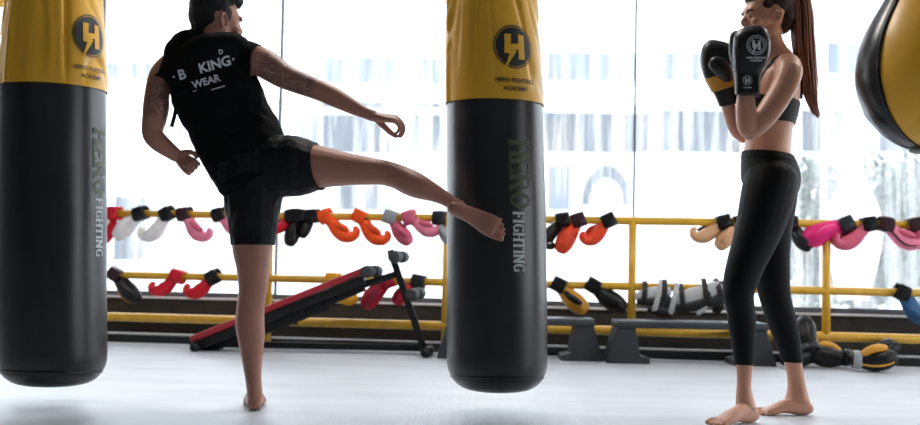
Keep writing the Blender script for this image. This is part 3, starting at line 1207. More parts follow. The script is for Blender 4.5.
hand(bm, P(178, 156.5, 4.335), (0.80, 0.05, -0.60), (0.60, 0.05, 0.80), [(1.15, 1.45, .9), (1.2, 1.45, .9), (1.25, 1.45, .9), (1.3, 1.4, .9)], [(.010, .024, -.010), (.028, .046, -.018), (.052, .056, -.026), (.075, .050, -.034)], left=True, k=0.86)
# head
HF = Vector((math.cos(math.radians(36)), math.sin(math.radians(36)), -0.06))
HU = Vector((0.10, 0.04, 1))
HF, HU = orth(HF, HU)
hc = P(216.5, 23, 4.35)
HK = 1.0
at = head_parts(bm, hc, HF, HU, HK)
me = remesh(bm, 0.0030, 4)
relax(me, [(hc, 0.15), (P(388, 122, 4.24), 0.09), (P(188, 161, 4.33), 0.075), (P(482, 220, 4.1), 0.12), (hp + Vector((0, .1, 0)), 0.16)], 14)
# ink mask on both upper arms
att = me.attributes.new('ink', 'FLOAT', 'POINT')
segR = (P(268, 66, 4.33), P(318, 90, 4.29))
segL = (P(161, 82, 4.345), P(155, 119, 4.33))
vals = []
for v in me.vertices:
    k = 0.0
    for (a, c), rad in ((segR, .10), (segL, .09)):
        d = c - a
        tt = (v.co - a).dot(d) / d.length_squared
        if -0.12 < tt < 1.12 and (v.co - (a + d * tt)).length < rad:
            e = min(1, (tt + .12) / .1, (1.12 - tt) / .2)
            k = max(k, min(1, e) * (0.75 + 0.25 * noise.noise(v.co * 30)))
    vals.append(k)
att.data.foreach_set('value', vals)
body = link('body', me, skin_tattoo(), man)
put_eyes(at, HK, man, HF, HU, None)

# hair: close-cropped sides and nape, fuller top
bm = bmesh.new()
ax = (HF, HF.cross(HU), HU)
ell(bm, at(-.026, 0, .058), ax, (.092 * HK, .079 * HK, .080 * HK), 32)
ell(bm, at(-.050, 0, .022), ax, (.066 * HK, .073 * HK, .066 * HK), 32)
ell(bm, at(-.066, 0, -.020), ax, (.036 * HK, .050 * HK, .042 * HK), 24)
ell(bm, at(.030, 0, .105), ax, (.066 * HK, .066 * HK, .040 * HK), 24)
ell(bm, at(.070, 0, .100), ax, (.030 * HK, .052 * HK, .030 * HK), 24)
hm = remesh(bm, 0.004, 6)
bm = bmesh.new()
bm.from_mesh(hm)
wrinkle(bm, 0.003, 60, (1, 1, 0.35), 3)
obj('hair', bm, M_hair_m, man)
for s in (-1, 1):
    bm = bmesh.new()
    ell(bm, at(.006, s * .0685, .030), ax, (.028 * HK, .010 * HK, .036 * HK), 16)
    obj('sideburn', bm, mat('cropped_hair', srgb(72, 60, 58), 0.8, 0.3, 120), man)

# hoodie without sleeves
bm = bmesh.new()
limb(bm, [(207, 40, 4.335, 40, .85), (203.5, 48, 4.335, 72, .66), (205.5, 58.5, 4.34, 95, .52), (209, 70, 4.35, 94, .58), (211, 82, 4.355, 89, .64), (222, 105, 4.365, 88, .66), (233.5, 128, 4.37, 86, .68), (243, 147, 4.365, 87, .70), (250, 163, 4.36, 84, .74), (256, 180, 4.36, 78, .8)], seg=32)
# shoulder caps that reach over the upper arms
limb(bm, [(222, 54, 4.345, 36, .8), (244, 57, 4.34, 33, .95), (256, 60, 4.34, 33, 1.02), (264, 65, 4.335, 33, 1.02)])
limb(bm, [(200, 64, 4.345, 36, .8), (177, 73, 4.345, 32, .9), (167, 79, 4.345, 29, 1.0), (161, 88, 4.34, 30, 1.02)])
# bunched hood lying round the neck
limb(bm, [(179, 57, 4.31, 12, 1.2), (188, 51, 4.265, 17, 1.3), (201, 43.5, 4.245, 18, 1.5), (216, 41, 4.24, 18, 1.6), (231, 41, 4.255, 17, 1.4), (243, 46, 4.30, 14, 1.2)])
limb(bm, [(180, 56, 4.27, 16, 1.0), (198, 52, 4.24, 22, 1.1), (216, 50, 4.235, 22, 1.1), (234, 50, 4.26, 16, 1.0)])
limb(bm, [(184, 52, 4.38, 13, 1.2), (198, 42, 4.43, 16, 1.3), (214, 37, 4.45, 16, 1.3), (232, 39, 4.44, 16, 1.3), (243, 46, 4.38, 14, 1.2)])
sm = remesh(bm, 0.005, 4)
bm = bmesh.new()
bm.from_mesh(sm)
wrinkle(bm, 0.006, 9, (1.0, 1.0, 1.8), 1)
wrinkle(bm, 0.0025, 26, (1, 1, 1.6), 7)
# arm holes
for (a, c, q, rr) in (((254.5, 58, 4.34), (268, 64, 4.333), (268, 63, 4.335), 0.085), ((163, 80, 4.345), (157, 95, 4.34), (158, 92, 4.34), 0.078)):
    pa, pc = P(*a), P(*c)
    cut(bm, pa, pc - pa, P(*q), rr)
sm2 = bpy.data.meshes.new('hoodie')
bm.to_mesh(sm2)
shirt_bvh = BVHTree.FromBMesh(bm)
bm.free()
link('hoodie', shell(sm2, 0.004), M_cloth_black, man)

# shorts
bm = bmesh.new()
limb(bm, [(247, 156, 4.36, 82, .74), (253, 170, 4.36, 80, .80), (258, 184, 4.36, 72, .8)], seg=28)
limb(bm, [(256, 172, 4.37, 62, .95), (253, 195, 4.37, 60, 1.0), (252.5, 215, 4.37, 54, 1.05), (252.5, 232, 4.37, 47.5, 1.1), (252.5, 247, 4.37, 44.5, 1.1), (252.5, 262, 4.37, 43, 1.1)])
limb(bm, [(262, 168, 4.37, 62, .95), (284, 165.5, 4.345, 63, 1.0), (300, 166.5, 4.33, 60, 1.0), (312, 167.5, 4.315, 52, 1.0), (321, 168, 4.305, 46, 1.05), (336, 169, 4.29, 45, 1.05)])
sm = remesh(bm, 0.005, 5)
bm = bmesh.new()
bm.from_mesh(sm)
wrinkle(bm, 0.006, 10, (1.3, 1.0, 0.7), 2)
wrinkle(bm, 0.003, 24, (1.5, 1, 0.8), 5)
cut(bm, P(252, 245, 4.37), (0.02, 0, -1), P(252, 258, 4.37), 0.16)
cut(bm, P(319.5, 168, 4.31), P(334, 166, 4.295) - P(319.5, 168, 4.31), P(333, 168, 4.29), 0.15)
sm2 = bpy.data.meshes.new('shorts')
bm.to_mesh(sm2)
bm.free()
link('shorts', shell(sm2, 0.004), M_shorts, man)

# strap end hanging from the hem at his side
bm = bmesh.new()
limb(bm, [(176, 108, 4.40, 4, .4), (174.5, 116, 4.40, 4, .4), (171.5, 127, 4.40, 4, .4)], sq=4, seg=8, dome=0)
obj('drawstring', bm, M_strap, man)


def project(bm2, origin, ux, uy, d, bvh, off, maxlen=0.006):
    """lay a flat print on a curved surface"""
    refine(bm2, maxlen)
    d = Vector(d).normalized()
    for v in bm2.verts:
        p = origin + ux * v.co.x + uy * v.co.y
        h = bvh.ray_cast(p - d * 0.3, d)
        v.co = (h[0] if h[0] else p) - d * off
    return bm2


bm = bmesh.new()
add_bm(bm, text_bm('D', 5.6, True), T2(26.5, 11.2))
add_bm(bm, text_bm('KING', 12.5, True, align='RIGHT'), T2(33.5, 1.5))
poly(bm, [(35.2, 1), (37, 1), (37, 2.8), (35.2, 2.8)])
add_bm(bm, text_bm('B', 12.5, True), T2(-13, 1))
poly(bm, [(-21.5, 0.5), (-19.8, 0.5), (-19.8, 2.2), (-21.5, 2.2)])
add_bm(bm, text_bm('WEAR', 9.2, True), T2(6.5, -11.0))
poly(bm, [(9, -19.8), (22, -19.8), (22, -18.9), (9, -18.9)])
poly(bm, [(-8, -16.5), (-4, -16.5), (-4, -15.9), (-8, -15.9)])
po = P(196, 72, 4.2)
s = 4.2 / FPX * 1.12
rot = math.radians(16)
ux = (_r * math.cos(rot) + _u * math.sin(rot)) * s
uy = (_u * math.cos(rot) - _r * math.sin(rot)) * s
# the cloth folds swallow part of the first letters
obj('back_print', project(bm, po, ux, uy, po - CAM, shirt_bvh, 0.0022, 0.8), M_print_white, man)

# ---- the woman
wom = thing('person', 'barefoot woman in black sports bra and leggings holding up boxing gloves', 'person', Vector((P(765, 415, 4.42).x, 4.42, 0)))
bm = bmesh.new()
limb(bm, [(770, 190, 4.42, 50, 1.5), (771, 180, 4.42, 56, 1.42), (768, 165, 4.42, 52, 1.42), (767, 153, 4.42, 47, 1.35), (768.5, 140, 4.42, 45, 1.30), (769.5, 126, 4.42, 46, 1.40), (772.5, 108, 4.42, 49.5, 1.42), (776, 90, 4.42, 48, 1.50), (780, 74, 4.42, 40, 1.7), (778, 62, 4.42, 34, 1.5), (774, 53, 4.42, 28, 1.15), (770.5, 42, 4.42, 24, 1.0), (768, 28, 4.42, 24, 1.0)], seg=28)
# bust
for dz in (-.062, .062):
    q = P(756, 106, 4.42) + Vector((0, dz, 0))
    ell(bm, q, ((1, 0, 0), (0, 1, 0), (0, 0, 1)), (.052, .058, .055), 20)
# near leg, stepping forward
limb(bm, [(772, 176, 4.36, 50, 1.1), (768, 195, 4.345, 51, 1.15), (761, 222, 4.335, 46, 1.15), (753, 245, 4.33, 40, 1.12), (746, 263, 4.325, 35.5, 1.1), (740, 283, 4.32, 31.5, 1.05), (738.5, 296, 4.32, 28, 1.05), (740.5, 308, 4.325, 26, 1.0),
          (742, 322, 4.33, 25.5, .95), (743.3, 342, 4.33, 21.5, .95), (744.3, 364, 4.325, 17, .95), (744, 382, 4.32, 14.4, .92), (744, 392, 4.315, 15.5, 1.0), (745, 402, 4.31, 18.5, 1.0), (746, 409, 4.305, 21, .95)])
h1 = P(757, 417, 4.33)
h1.z = -0.001
foot(bm, h1, (-0.82, -0.56, 0), (0, 0, 1), 1, 0.92)
# rear leg
limb(bm, [(772, 176, 4.48, 50, 1.1), (772, 200, 4.49, 46, 1.15), (771.5, 228, 4.50, 38, 1.15), (772, 255, 4.51, 33, 1.1), (773, 283, 4.52, 31, 1.05), (775, 296, 4.525, 29, 1.05), (778, 308, 4.53, 27.5, 1), (782, 321, 4.54, 26.5, .95), (788, 342, 4.55, 22.5, .95), (793, 362, 4.555, 17.5, .95), (796, 380, 4.56, 17, .9), (797, 391, 4.56, 20, .85), (797, 401, 4.555, 25, .75)])
h2 = P(813, 411, 4.56)
h2.z = -0.001
foot(bm, h2, (-1, -0.12, 0), (0, 0, 1), 1, 0.93)
# arms, raised in guard
NEAR = [(787, 66, 4.33, 28, 1.0), (789, 73, 4.27, 27, 1.0), (783.5, 88, 4.245, 25.5, 1.0), (774, 104, 4.225, 24.5, 1.0), (764, 118, 4.205, 23, 1), (754, 129, 4.19, 19, 1), (747, 134, 4.18, 15, 1)]
limb(bm, NEAR)
limb(bm, [(748, 133, 4.18, 16, 1), (747, 126, 4.18, 20, 1), (746.2, 114, 4.175, 21, 1), (745.6, 102, 4.17, 19, 1), (746, 92, 4.165, 16, 1), (747, 78, 4.16, 14, 1)])
limb(bm, [(784, 66, 4.51, 28, 1.0), (784, 74, 4.57, 26, 1.0), (772, 95, 4.57, 24, 1), (757, 118, 4.56, 22, 1), (745, 134, 4.55, 17, 1), (741, 137, 4.545, 14, 1)])
limb(bm, [(742, 136, 4.545, 13, 1), (738, 130, 4.54, 16.5, 1), (733.5, 120, 4.53, 16.5, 1), (729, 108, 4.52, 14.5, 1), (725, 95, 4.51, 13, 1)])
WF = Vector((-1, -0.16, -0.06))
WU = Vector((-0.05, 0, 1))
WF, WU = orth(WF, WU)
wc = P(767, 18.5, 4.42)
WK = 1.0
wat = head_parts(bm, wc, WF, WU, WK, female=True)
me = remesh(bm, 0.0032, 4)
relax(me, [(wc, 0.15), (P(735, 415, 4.25), 0.13), (P(785, 408, 4.5), 0.13)], 14)
bodyw = link('body', me, M_skin_w, wom)
put_eyes(wat, WK, wom, WF, WU, None)
bm = bmesh.new()
bm.from_mesh(me)
wbvh = BVHTree.FromBMesh(bm)
bm.normal_update()
src = bm


def fitted(planes, off, keep=None):
    """tight garment: the skin inside the planes, pushed out along its normals"""
    b2 = src.copy()
    if keep:
        dele = [f for f in b2.faces if not keep(f.calc_center_median())]
        bmesh.ops.delete(b2, geom=dele, context='FACES')
    for co, no in planes:
        bmesh.ops.bisect_plane(b2, geom=list(b2.verts) + list(b2.edges) + list(b2.faces), plane_co=co, plane_no=no, clear_outer=True)
    for _ in range(8):
        bmesh.ops.smooth_vert(b2, verts=[v for v in b2.verts if not v.is_boundary], factor=0.5, use_axis_x=True, use_axis_y=True, use_axis_z=True)
    b2.normal_update()
    for v in b2.verts:
        v.co += v.normal * off
    return b2


M_leg = mat('black_leggings', srgb(11, 13, 16), 0.7, 0.2, 30, bump=0.12, bscale=60, spec=0.2)
hem_n, hem_f = P(744, 364.5, 4.325), P(793, 362, 4.555)
waist = P(767, 154.5, 4.42)
midY = 4.435


def below_elbow(c):
    """leave the arms out: they hang in front of the waist"""
    return c.z < P(767, 148, 4.42).z and c.z > 0.12


b2 = fitted([(waist, (0.10, 0, 1))], 0.005, below_elbow)
cut(b2, hem_n, (0, 0, -1), hem_n - Vector((0, 0, .12)), 0.16)
cut(b2, hem_f, (0, 0, -1), hem_f - Vector((0, 0, .12)), 0.16)
lm = bpy.data.meshes.new('leggings')
b2.to_mesh(lm)
b2.free()
link('leggings', shell(lm, 0.003), M_leg, wom)
bm = bmesh.new()
b3 = fitted([(waist, (0.10, 0, 1)), (waist - Vector((0, 0, .028)), (-0.10, 0, -1))], 0.0065, lambda c: c.z > 0.8)
lm = bpy.data.meshes.new('waistband')
b3.to_mesh(lm)
b3.free()
link('waistband', shell(lm, 0.003), M_leg, wom)

M_bra = mat('black_sports_bra', srgb(14, 15, 17), 0.7, 0.2, 40, bump=0.1, bscale=90)
bt = P(785, 102.5, 4.42)
bb = P(780, 124.5, 4.42)


# only the trunk: rings of the chest, not the arms in front of it
def trunk(c):
    q = c - P(773, 112, 4.42)
    return abs(q.y) < 0.148 and -0.105 < q.x < 0.115 and not (q.y < -0.075 and (c - P(752, 128, 4.19)).length < 0.09)


b2 = fitted([(bt, (0.10, 0, 1)), (bb, (0, 0, -1))], 0.005, trunk)
lm = bpy.data.meshes.new('bra')
b2.to_mesh(lm)
b2.free()
bra = link('sports_bra', shell(lm, 0.003), M_bra, wom)
# straps over both shoulders and the front panel
for sgn in (-1, 1):
    pts = []
    for (dx, dy, dz) in ((-.085, .07, -.03), (-.075, .072, .04), (-.05, .078, .09), (-.02, .08, .128), (.02, .08, .142), (.055, .078, .125), (.082, .07, .08), (.095, .05, .03), (.098, .03, -.01)):
        p = P(778, 97, 4.42) + Vector((dx, dy * sgn, dz))
        h = wbvh.find_nearest(p)
        pts.append(h[0] + h[1] * 0.003)
    bm = bmesh.new()
    R = []
    for i, p in enumerate(pts):
        h = wbvh.find_nearest(p)
        R.append((*p, .008, .0025))
    loft(bm, R, ref=(0, 0.3 * sgn, 1), seg=10, sub=4, sq=3)
    obj('strap', bm, M_bra, bra)
src.free()

# hair drawn back into a long ponytail
M_hair_w = mat('brown_hair', srgb(50, 33, 27), 0.55, 0.35, 60, bump=0.5, bscale=200, spec=0.2, stretch=(1, 1, 0.15))
M_hair_t = mat('auburn_hair', srgb(134, 82, 60), 0.42, 0.35, 60, bump=0.5, bscale=200, stretch=(1, 1, 0.15))
ax = (WF, WF.cross(WU), WU)
bm = bmesh.new()
ell(bm, wat(-.030, 0, .056), ax, (.094 * WK, .080 * WK, .080 * WK), 32)
ell(bm, wat(-.062, 0, .012), ax, (.056 * WK, .072 * WK, .064 * WK), 32)
ell(bm, wat(.015, 0, .088), ax, (.074 * WK, .066 * WK, .046 * WK), 24)
ell(bm, wat(-.062, 0, -.030), ax, (.040 * WK, .050 * WK, .034 * WK), 24)
for s in (-1, 1):
    ell(bm, wat(.016, s * .064, .046), ax, (.030 * WK, .012 * WK, .024 * WK), 16)
hm = remesh(bm, 0.004, 6)
bm = bmesh.new()
bm.from_mesh(hm)
wrinkle(bm, 0.002, 70, (0.4, 1, 1), 3)
hair = obj('hair', bm, M_hair_w, wom)
random.seed(11)
pony = [(793, -22, 14), (799, -10, 17), (802, 12, 20), (803, 35, 21), (805, 60, 20), (808, 80, 17), (811, 96, 12), (814, 108, 7), (817, 116, 3)]
bm = bmesh.new()
limb(bm, [(x, y, 4.42, wd * q, .9) for (x, y, wd), q in zip(pony[:-2], (.85, .85, .85, .8, .68, .5, .3))], seg=18)
hm = remesh(bm, 0.004, 3)
bm = bmesh.new()
bm.from_mesh(hm)
wrinkle(bm, 0.004, 55, (1, 1, 0.06), 9)
pt_ = obj('ponytail', bm, M_hair_w, hair)
bm = bmesh.new()
for k in range(150):
    a = random.uniform(0, 6.283)
    rr = random.uniform(.3, 1.08)
    n = random.choice((6, 7, 8, 9))
    pts = []
    for i, (x, y, wd) in enumerate(pony[:n]):
        wob = random.uniform(-.8, .8)
        pts.append((x + math.cos(a) * rr * wd * .5 + wob, y + random.uniform(-2, 2), 4.42 + math.sin(a) * rr * wd * .5 * 4.42 / FPX, 1.5 if i < n - 1 else 0.4, 1))
    limb(bm, pts, seg=6, sub=3)
ob = obj('loose_strands', bm, M_hair_t, hair)
ob['kind'] = 'stuff'
bm = bmesh.new()
limb(bm, [(792, -25, 4.42, 17, 1), (795, -18, 4.42, 17, 1)], seg=14)
obj('hair_tie', bm, M_strap, hair)

# boxing gloves on her hands
M_glove_black = mat('black_glove_leather', srgb(11, 12, 14), 0.4, 0.2, 20, bump=0.12, bscale=40, spec=0.4)
M_glove_gold = mat('gold_glove_leather', srgb(196, 140, 38), 0.42, 0.12, 20, bump=0.12, bscale=40)
M_piping_w = mat('pale_piping', srgb(190, 195, 200), 0.5, 0.05, 20)


def boxing_glove(name, mitt, thumb, cuff, extra, label):
    bm = bmesh.new()
    limb(bm, mitt, sq=3.0, seg=26, dome=0.55)
    bmt = bmesh.new()
    hm = remesh(bm, 0.004, 4)
    bmt.from_mesh(hm)
    bvh = BVHTree.FromBMesh(bmt)
    o = obj(name, bmt, M_glove_black, wom)
    o['label'] = label
    bm = bmesh.new()
    limb(bm, thumb, seg=18, dome=0.9)
    obj('glove_thumb', bm, M_glove_black, o)
    bm = bmesh.new()
    limb(bm, cuff, sq=2.8, seg=24, dome=0.15)
    hm = remesh(bm, 0.004, 2)
    bmt = bmesh.new()
    bmt.from_mesh(hm)
    bvc = BVHTree.FromBMesh(bmt)
    obj('glove_cuff', bmt, M_glove_black, o)
    if extra:
        bm = bmesh.new()
        limb(bm, extra, sq=2.6, seg=24, dome=0.1)
        obj('gold_band', bm, M_glove_gold, o)
    return o, bvh, bvc


g1, bv, bc = boxing_glove('boxing_glove',
    [(747.5, 74, 4.14, 25, .9), (748.5, 66, 4.135, 31, .9), (750.5, 56, 4.13, 36, .95), (751.5, 47, 4.125, 37, 1.0), (751.5, 40, 4.125, 36, .95), (751, 36, 4.13, 33.5, .85)],
    [(741, 66, 4.16, 14, 1), (737, 56, 4.165, 15, 1), (735.5, 45, 4.165, 13.5, 1), (736, 36, 4.165, 12, 1)],
    [(747.5, 94, 4.155, 24.5, 1), (747.5, 84, 4.15, 25.5, 1), (747.5, 72, 4.145, 26, 1)], None, 'black boxing glove with pale round mark')
# marks on the back of the hand and on the cuff
bm = bmesh.new()
ring2(bm, 0, 0, 9.2, 9.9)
ring2(bm, 0, 0, 6.9, 7.6)
emblem_h(bm, 7.6)
for k in range(18):
    a = 2 * math.pi * k / 18
    ring2(bm, 8.45 * math.cos(a), 8.45 * math.sin(a), 0.0, 0.38, 6)
add_bm(bm, text_bm('HERO FIGHTING', 2.6, True), T2(-0.5, -12.8))
add_bm(bm, text_bm('ACADEMY', 2.6, True), T2(-0.5, -15.6))
sp = 4.1 / FPX
obj('emblem', project(bm, P(756.5, 45, 4.1), _r * sp, _u * sp, P(756.5, 45, 4.1) - CAM, bv, 0.002, 1.2), M_print_white, g1)
bm = bmesh.new()
ring2(bm, 0, 0, 4.2, 4.7)
emblem_h(bm, 4.6)
add_bm(bm, text_bm('ACADEMY', 2.0, True), T2(0, -7.6))
obj('emblem', project(bm, P(747.5, 80, 4.1), _r * sp, _u * sp, P(747.5, 80, 4.1) - CAM, bc, 0.002, 1.2), M_print_white, g1)
bm = bmesh.new()
limb(bm, [(734.6, 72, 4.085, 1.4, 1), (734.8, 62, 4.075, 1.4, 1), (734, 50, 4.07, 1.4, 1), (735.5, 40, 4.075, 1.4, 1)], seg=8)
obj('piping', bm, M_piping_w, g1)
g2, bv2, bc2 = boxing_glove('boxing_glove',
    [(724, 88, 4.50, 25, .95), (721, 79, 4.495, 29, .95), (718.5, 70, 4.49, 32, 1.0), (717, 61, 4.485, 33.5, 1.0), (717.5, 53, 4.485, 33, .95), (718.5, 48.5, 4.49, 29, .8)],
    [(727, 76, 4.44, 14, 1), (724, 71, 4.42, 17, .9), (719, 66, 4.41, 18, .9), (715, 63, 4.41, 15, .9)],
    [(729, 104, 4.51, 20.5, 1), (727, 95, 4.505, 23, 1), (724, 86, 4.50, 25, 1)],
    [(724.6, 88, 4.50, 27.5, 1.04), (722, 80, 4.497, 30.5, 1.04), (719.8, 73.5, 4.493, 33, 1.04)], 'black boxing glove with gold band')

# ------------------------------------------------------------------ gloves hung on the rails
def glove_meshes():
    """curved padded glove, hung by its cuff: origin on the rail, +x out along the hand, curls to +z"""
    out_ = {}
    for kind, path in (
        ('hook', [(.030, 0, .034, .042), (.070, -.004, .040, .048), (.115, -.010, .046, .054), (.160, -.006, .046, .056), (.196, .016, .038, .054), (.208, .044, .030, .046), (.198, .066, .023, .038), (.180, .072, .017, .030)]),
        ('mitt', [(.030, 0, .036, .042), (.070, -.002, .046, .050), (.115, -.004, .056, .060), (.160, .000, .062, .065), (.205, .008, .060, .062), (.240, .016, .044, .050)]),
    ):
        bm = bmesh.new()
        loft(bm, [(x, 0, z, a, b_) for (x, z, a, b_) in path], ref=(0, 1, 0), seg=18, sub=4, sq=2.3, dome=0.7)
        me = bpy.data.meshes.new('glove_' + kind)
        bmesh.ops.recalc_face_normals(bm, faces=bm.faces)
        bm.to_mesh(me)
        bm.free()
        out_[kind] = me
        bm = bmesh.new()
        if kind == 'hook':
            loft(bm, [(.080, -.034, .012, .016, .016), (.110, -.050, .024, .019, .019), (.138, -.050, .034, .018, .018), (.158, -.042, .040, .014, .014)], ref=(0, 1, 0), seg=12, sub=3, dome=0.9)
        else:
            loft(bm, [(.080, -.030, .035, .020, .020), (.115, -.048, .062, .023, .023), (.155, -.044, .072, .023, .023), (.195, -.030, .072, .018, .018)], ref=(0, 1, 0), seg=12, sub=3, dome=0.9)
        me = bpy.data.meshes.new('thumb_' + kind)
        bmesh.ops.recalc_face_normals(bm, faces=bm.faces)
        bm.to_mesh(me)
        bm.free()
        out_['thumb_' + kind] = me
        # pale inner / trim strip along the outer edge of the hand
        bm = bmesh.new()
        pts = cr([(x, -b_ * 0.92, z - a * .45) for (x, z, a, b_) in path], 3)
        tube(bm, pts, 0.0055, seg=8)
        me = bpy.data.meshes.new('trim_' + kind)
        bmesh.ops.recalc_face_normals(bm, faces=bm.faces)
        bm.to_mesh(me)
        bm.free()
        out_['trim_' + kind] = me
        # printed patch on the back of the hand
        bm = bmesh.new()
        loft(bm, [(x, 0, z - a * .10, a * .96, b_ * .62) for (x, z, a, b_) in path[2:4]], ref=(0, 1, 0), seg=18, sub=4, sq=2.3, dome=0.0)
        me = bpy.data.meshes.new('patch_' + kind)
        bm.to_mesh(me)
        bm.free()
        out_['patch_' + kind] = me
    # strap wrapped round the rail (axis y), a flat closed band
    bm = bmesh.new()
    N = 28
    pr = None
    for k in range(N + 1):
        a = 2 * math.pi * k / N
        co, si = math.cos(a), math.sin(a)
        rx, rz = 0.052, 0.042
        row = []
        for (dr, yy) in ((0, -.044), (.006, -.046), (.008, 0), (.006, .046), (0, .044), (-.003, 0)):
            row.append(bm.verts.new(((rx + dr) * sup(co, .75), yy, (rz + dr) * sup(si, .75))))
        if pr:
            for j in range(6):
                bm.faces.new((pr[j], pr[(j + 1) % 6], row[(j + 1) % 6], row[j]))
        pr = row
    bmesh.ops.remove_doubles(bm, verts=bm.verts, dist=1e-5)
    bmesh.ops.recalc_face_normals(bm, faces=bm.faces)
    me = bpy.data.meshes.new('strap')
    bm.to_mesh(me)
    bm.free()
    out_['strap'] = me
    # velcro tab that sticks out of the band
    bm = bmesh.new()
    box(bm, (-.062, -.034, -.006), (-.048, .034, .046))
    bevelled(bm, 0.003, 2)
    me = bpy.data.meshes.new('velcro_tab')
    bm.to_mesh(me)
    bm.free()
    out_['velcro_tab'] = me
    # cuff between band and hand
    bm = bmesh.new()
    loft(bm, [(.030, 0, 0, .036, .042), (.050, 0, -.002, .037, .043), (.062, 0, -.003, .038, .045)], ref=(0, 1, 0), seg=18, sub=2, sq=2.4, dome=0.2)
    bmesh.ops.recalc_face_normals(bm, faces=bm.faces)
    me = bpy.data.meshes.new('cuff')
    bm.to_mesh(me)
    bm.free()
    out_['cuff'] = me
    for me in out_.values():
        me.polygons.foreach_set('use_smooth', [True] * len(me.polygons))
        me.materials.append(None)
    return out_


GM = glove_meshes()
COL = {
    'red': (200, 24, 44), 'crimson': (168, 22, 52), 'darkred': (110, 20, 34), 'white': (226, 226, 228), 'pink': (226, 128, 158), 'rose': (206, 96, 122), 'hotpink': (226, 40, 122), 'orange': (238, 84, 26), 'vermilion': (222, 70, 36),
    'black': (12, 13, 15), 'grey': (150, 156, 162), 'charcoal': (38, 41, 46), 'gold': (206, 148, 52), 'yellow': (232, 170, 40), 'tan': (206, 160, 120), 'blue': (38, 84, 130), 'plum': (52, 26, 36),
}


def gm(c):
    return mat('glove_' + c, srgb(*COL[c]), 0.42, 0.08, 25, bump=0.08, bscale=50, spec=0.3)


def hang(px, zrail, ang, spin, kind, size, cols, label, group, lean=0.0, side=0.0):
    """ang: direction of the hand in the plane of the railing (degrees, 0 = towards the right, -90 = straight down);
    spin: turn about the hand's own axis; cols = hand, thumb, strap, cuff, trim, patch"""
    x = rail_x(px)
    base = wl(x, 0, zrail)
    t = thing('boxing_glove', label, 'glove', base, group=group)
    # local x along ang in the railing plane, local y through the railing
    M = Matrix.Translation(base) @ Matrix.Rotation(YAW, 4, 'Z') @ Matrix.Rotation(math.radians(-ang), 4, 'Y')
    t.matrix_world = M
    bpy.context.view_layer.update()
    size *= 1.13
    S = Matrix.Rotation(math.radians(spin), 4, 'X') @ Matrix.Rotation(math.radians(lean), 4, 'Z') @ Matrix.Scale(size, 4)
    # the band turns with the rail: its axis stays close to the rail
    for nm, me, col in (('hand_padding', GM[kind], cols[0]), ('thumb', GM['thumb_' + kind], cols[1]), ('cuff', GM['cuff'], cols[3]), ('trim', GM['trim_' + kind], cols[4]), ('patch', GM['patch_' + kind], cols[5])):
        if col is None:
            continue
        o = bpy.data.objects.new(nm, me)
        C.objects.link(o)
        o.parent = t
        o.matrix_local = S
        o.material_slots[0].link = 'OBJECT'
        o.material_slots[0].material = gm(col)
    B = Matrix.Rotation(math.radians(ang), 4, 'Y') @ Matrix.Rotation(math.radians(-side), 4, 'Y') @ Matrix.Rotation(math.radians(90), 4, 'Z')
    o = bpy.data.objects.new('strap', GM['strap'])
    C.objects.link(o)
    o.parent = t
    o.matrix_local = B
    o.material_slots[0].link = 'OBJECT'
    o.material_slots[0].material = gm(cols[2])
    st = o
    o = bpy.data.objects.new('velcro_tab', GM['velcro_tab'])
    C.objects.link(o)
    o.parent = st
    o.material_slots[0].link = 'OBJECT'
    o.material_slots[0].material = gm(cols[2])
    return t


GT, GMID = 'gloves strapped to the top rail', 'gloves strapped to the middle rail'
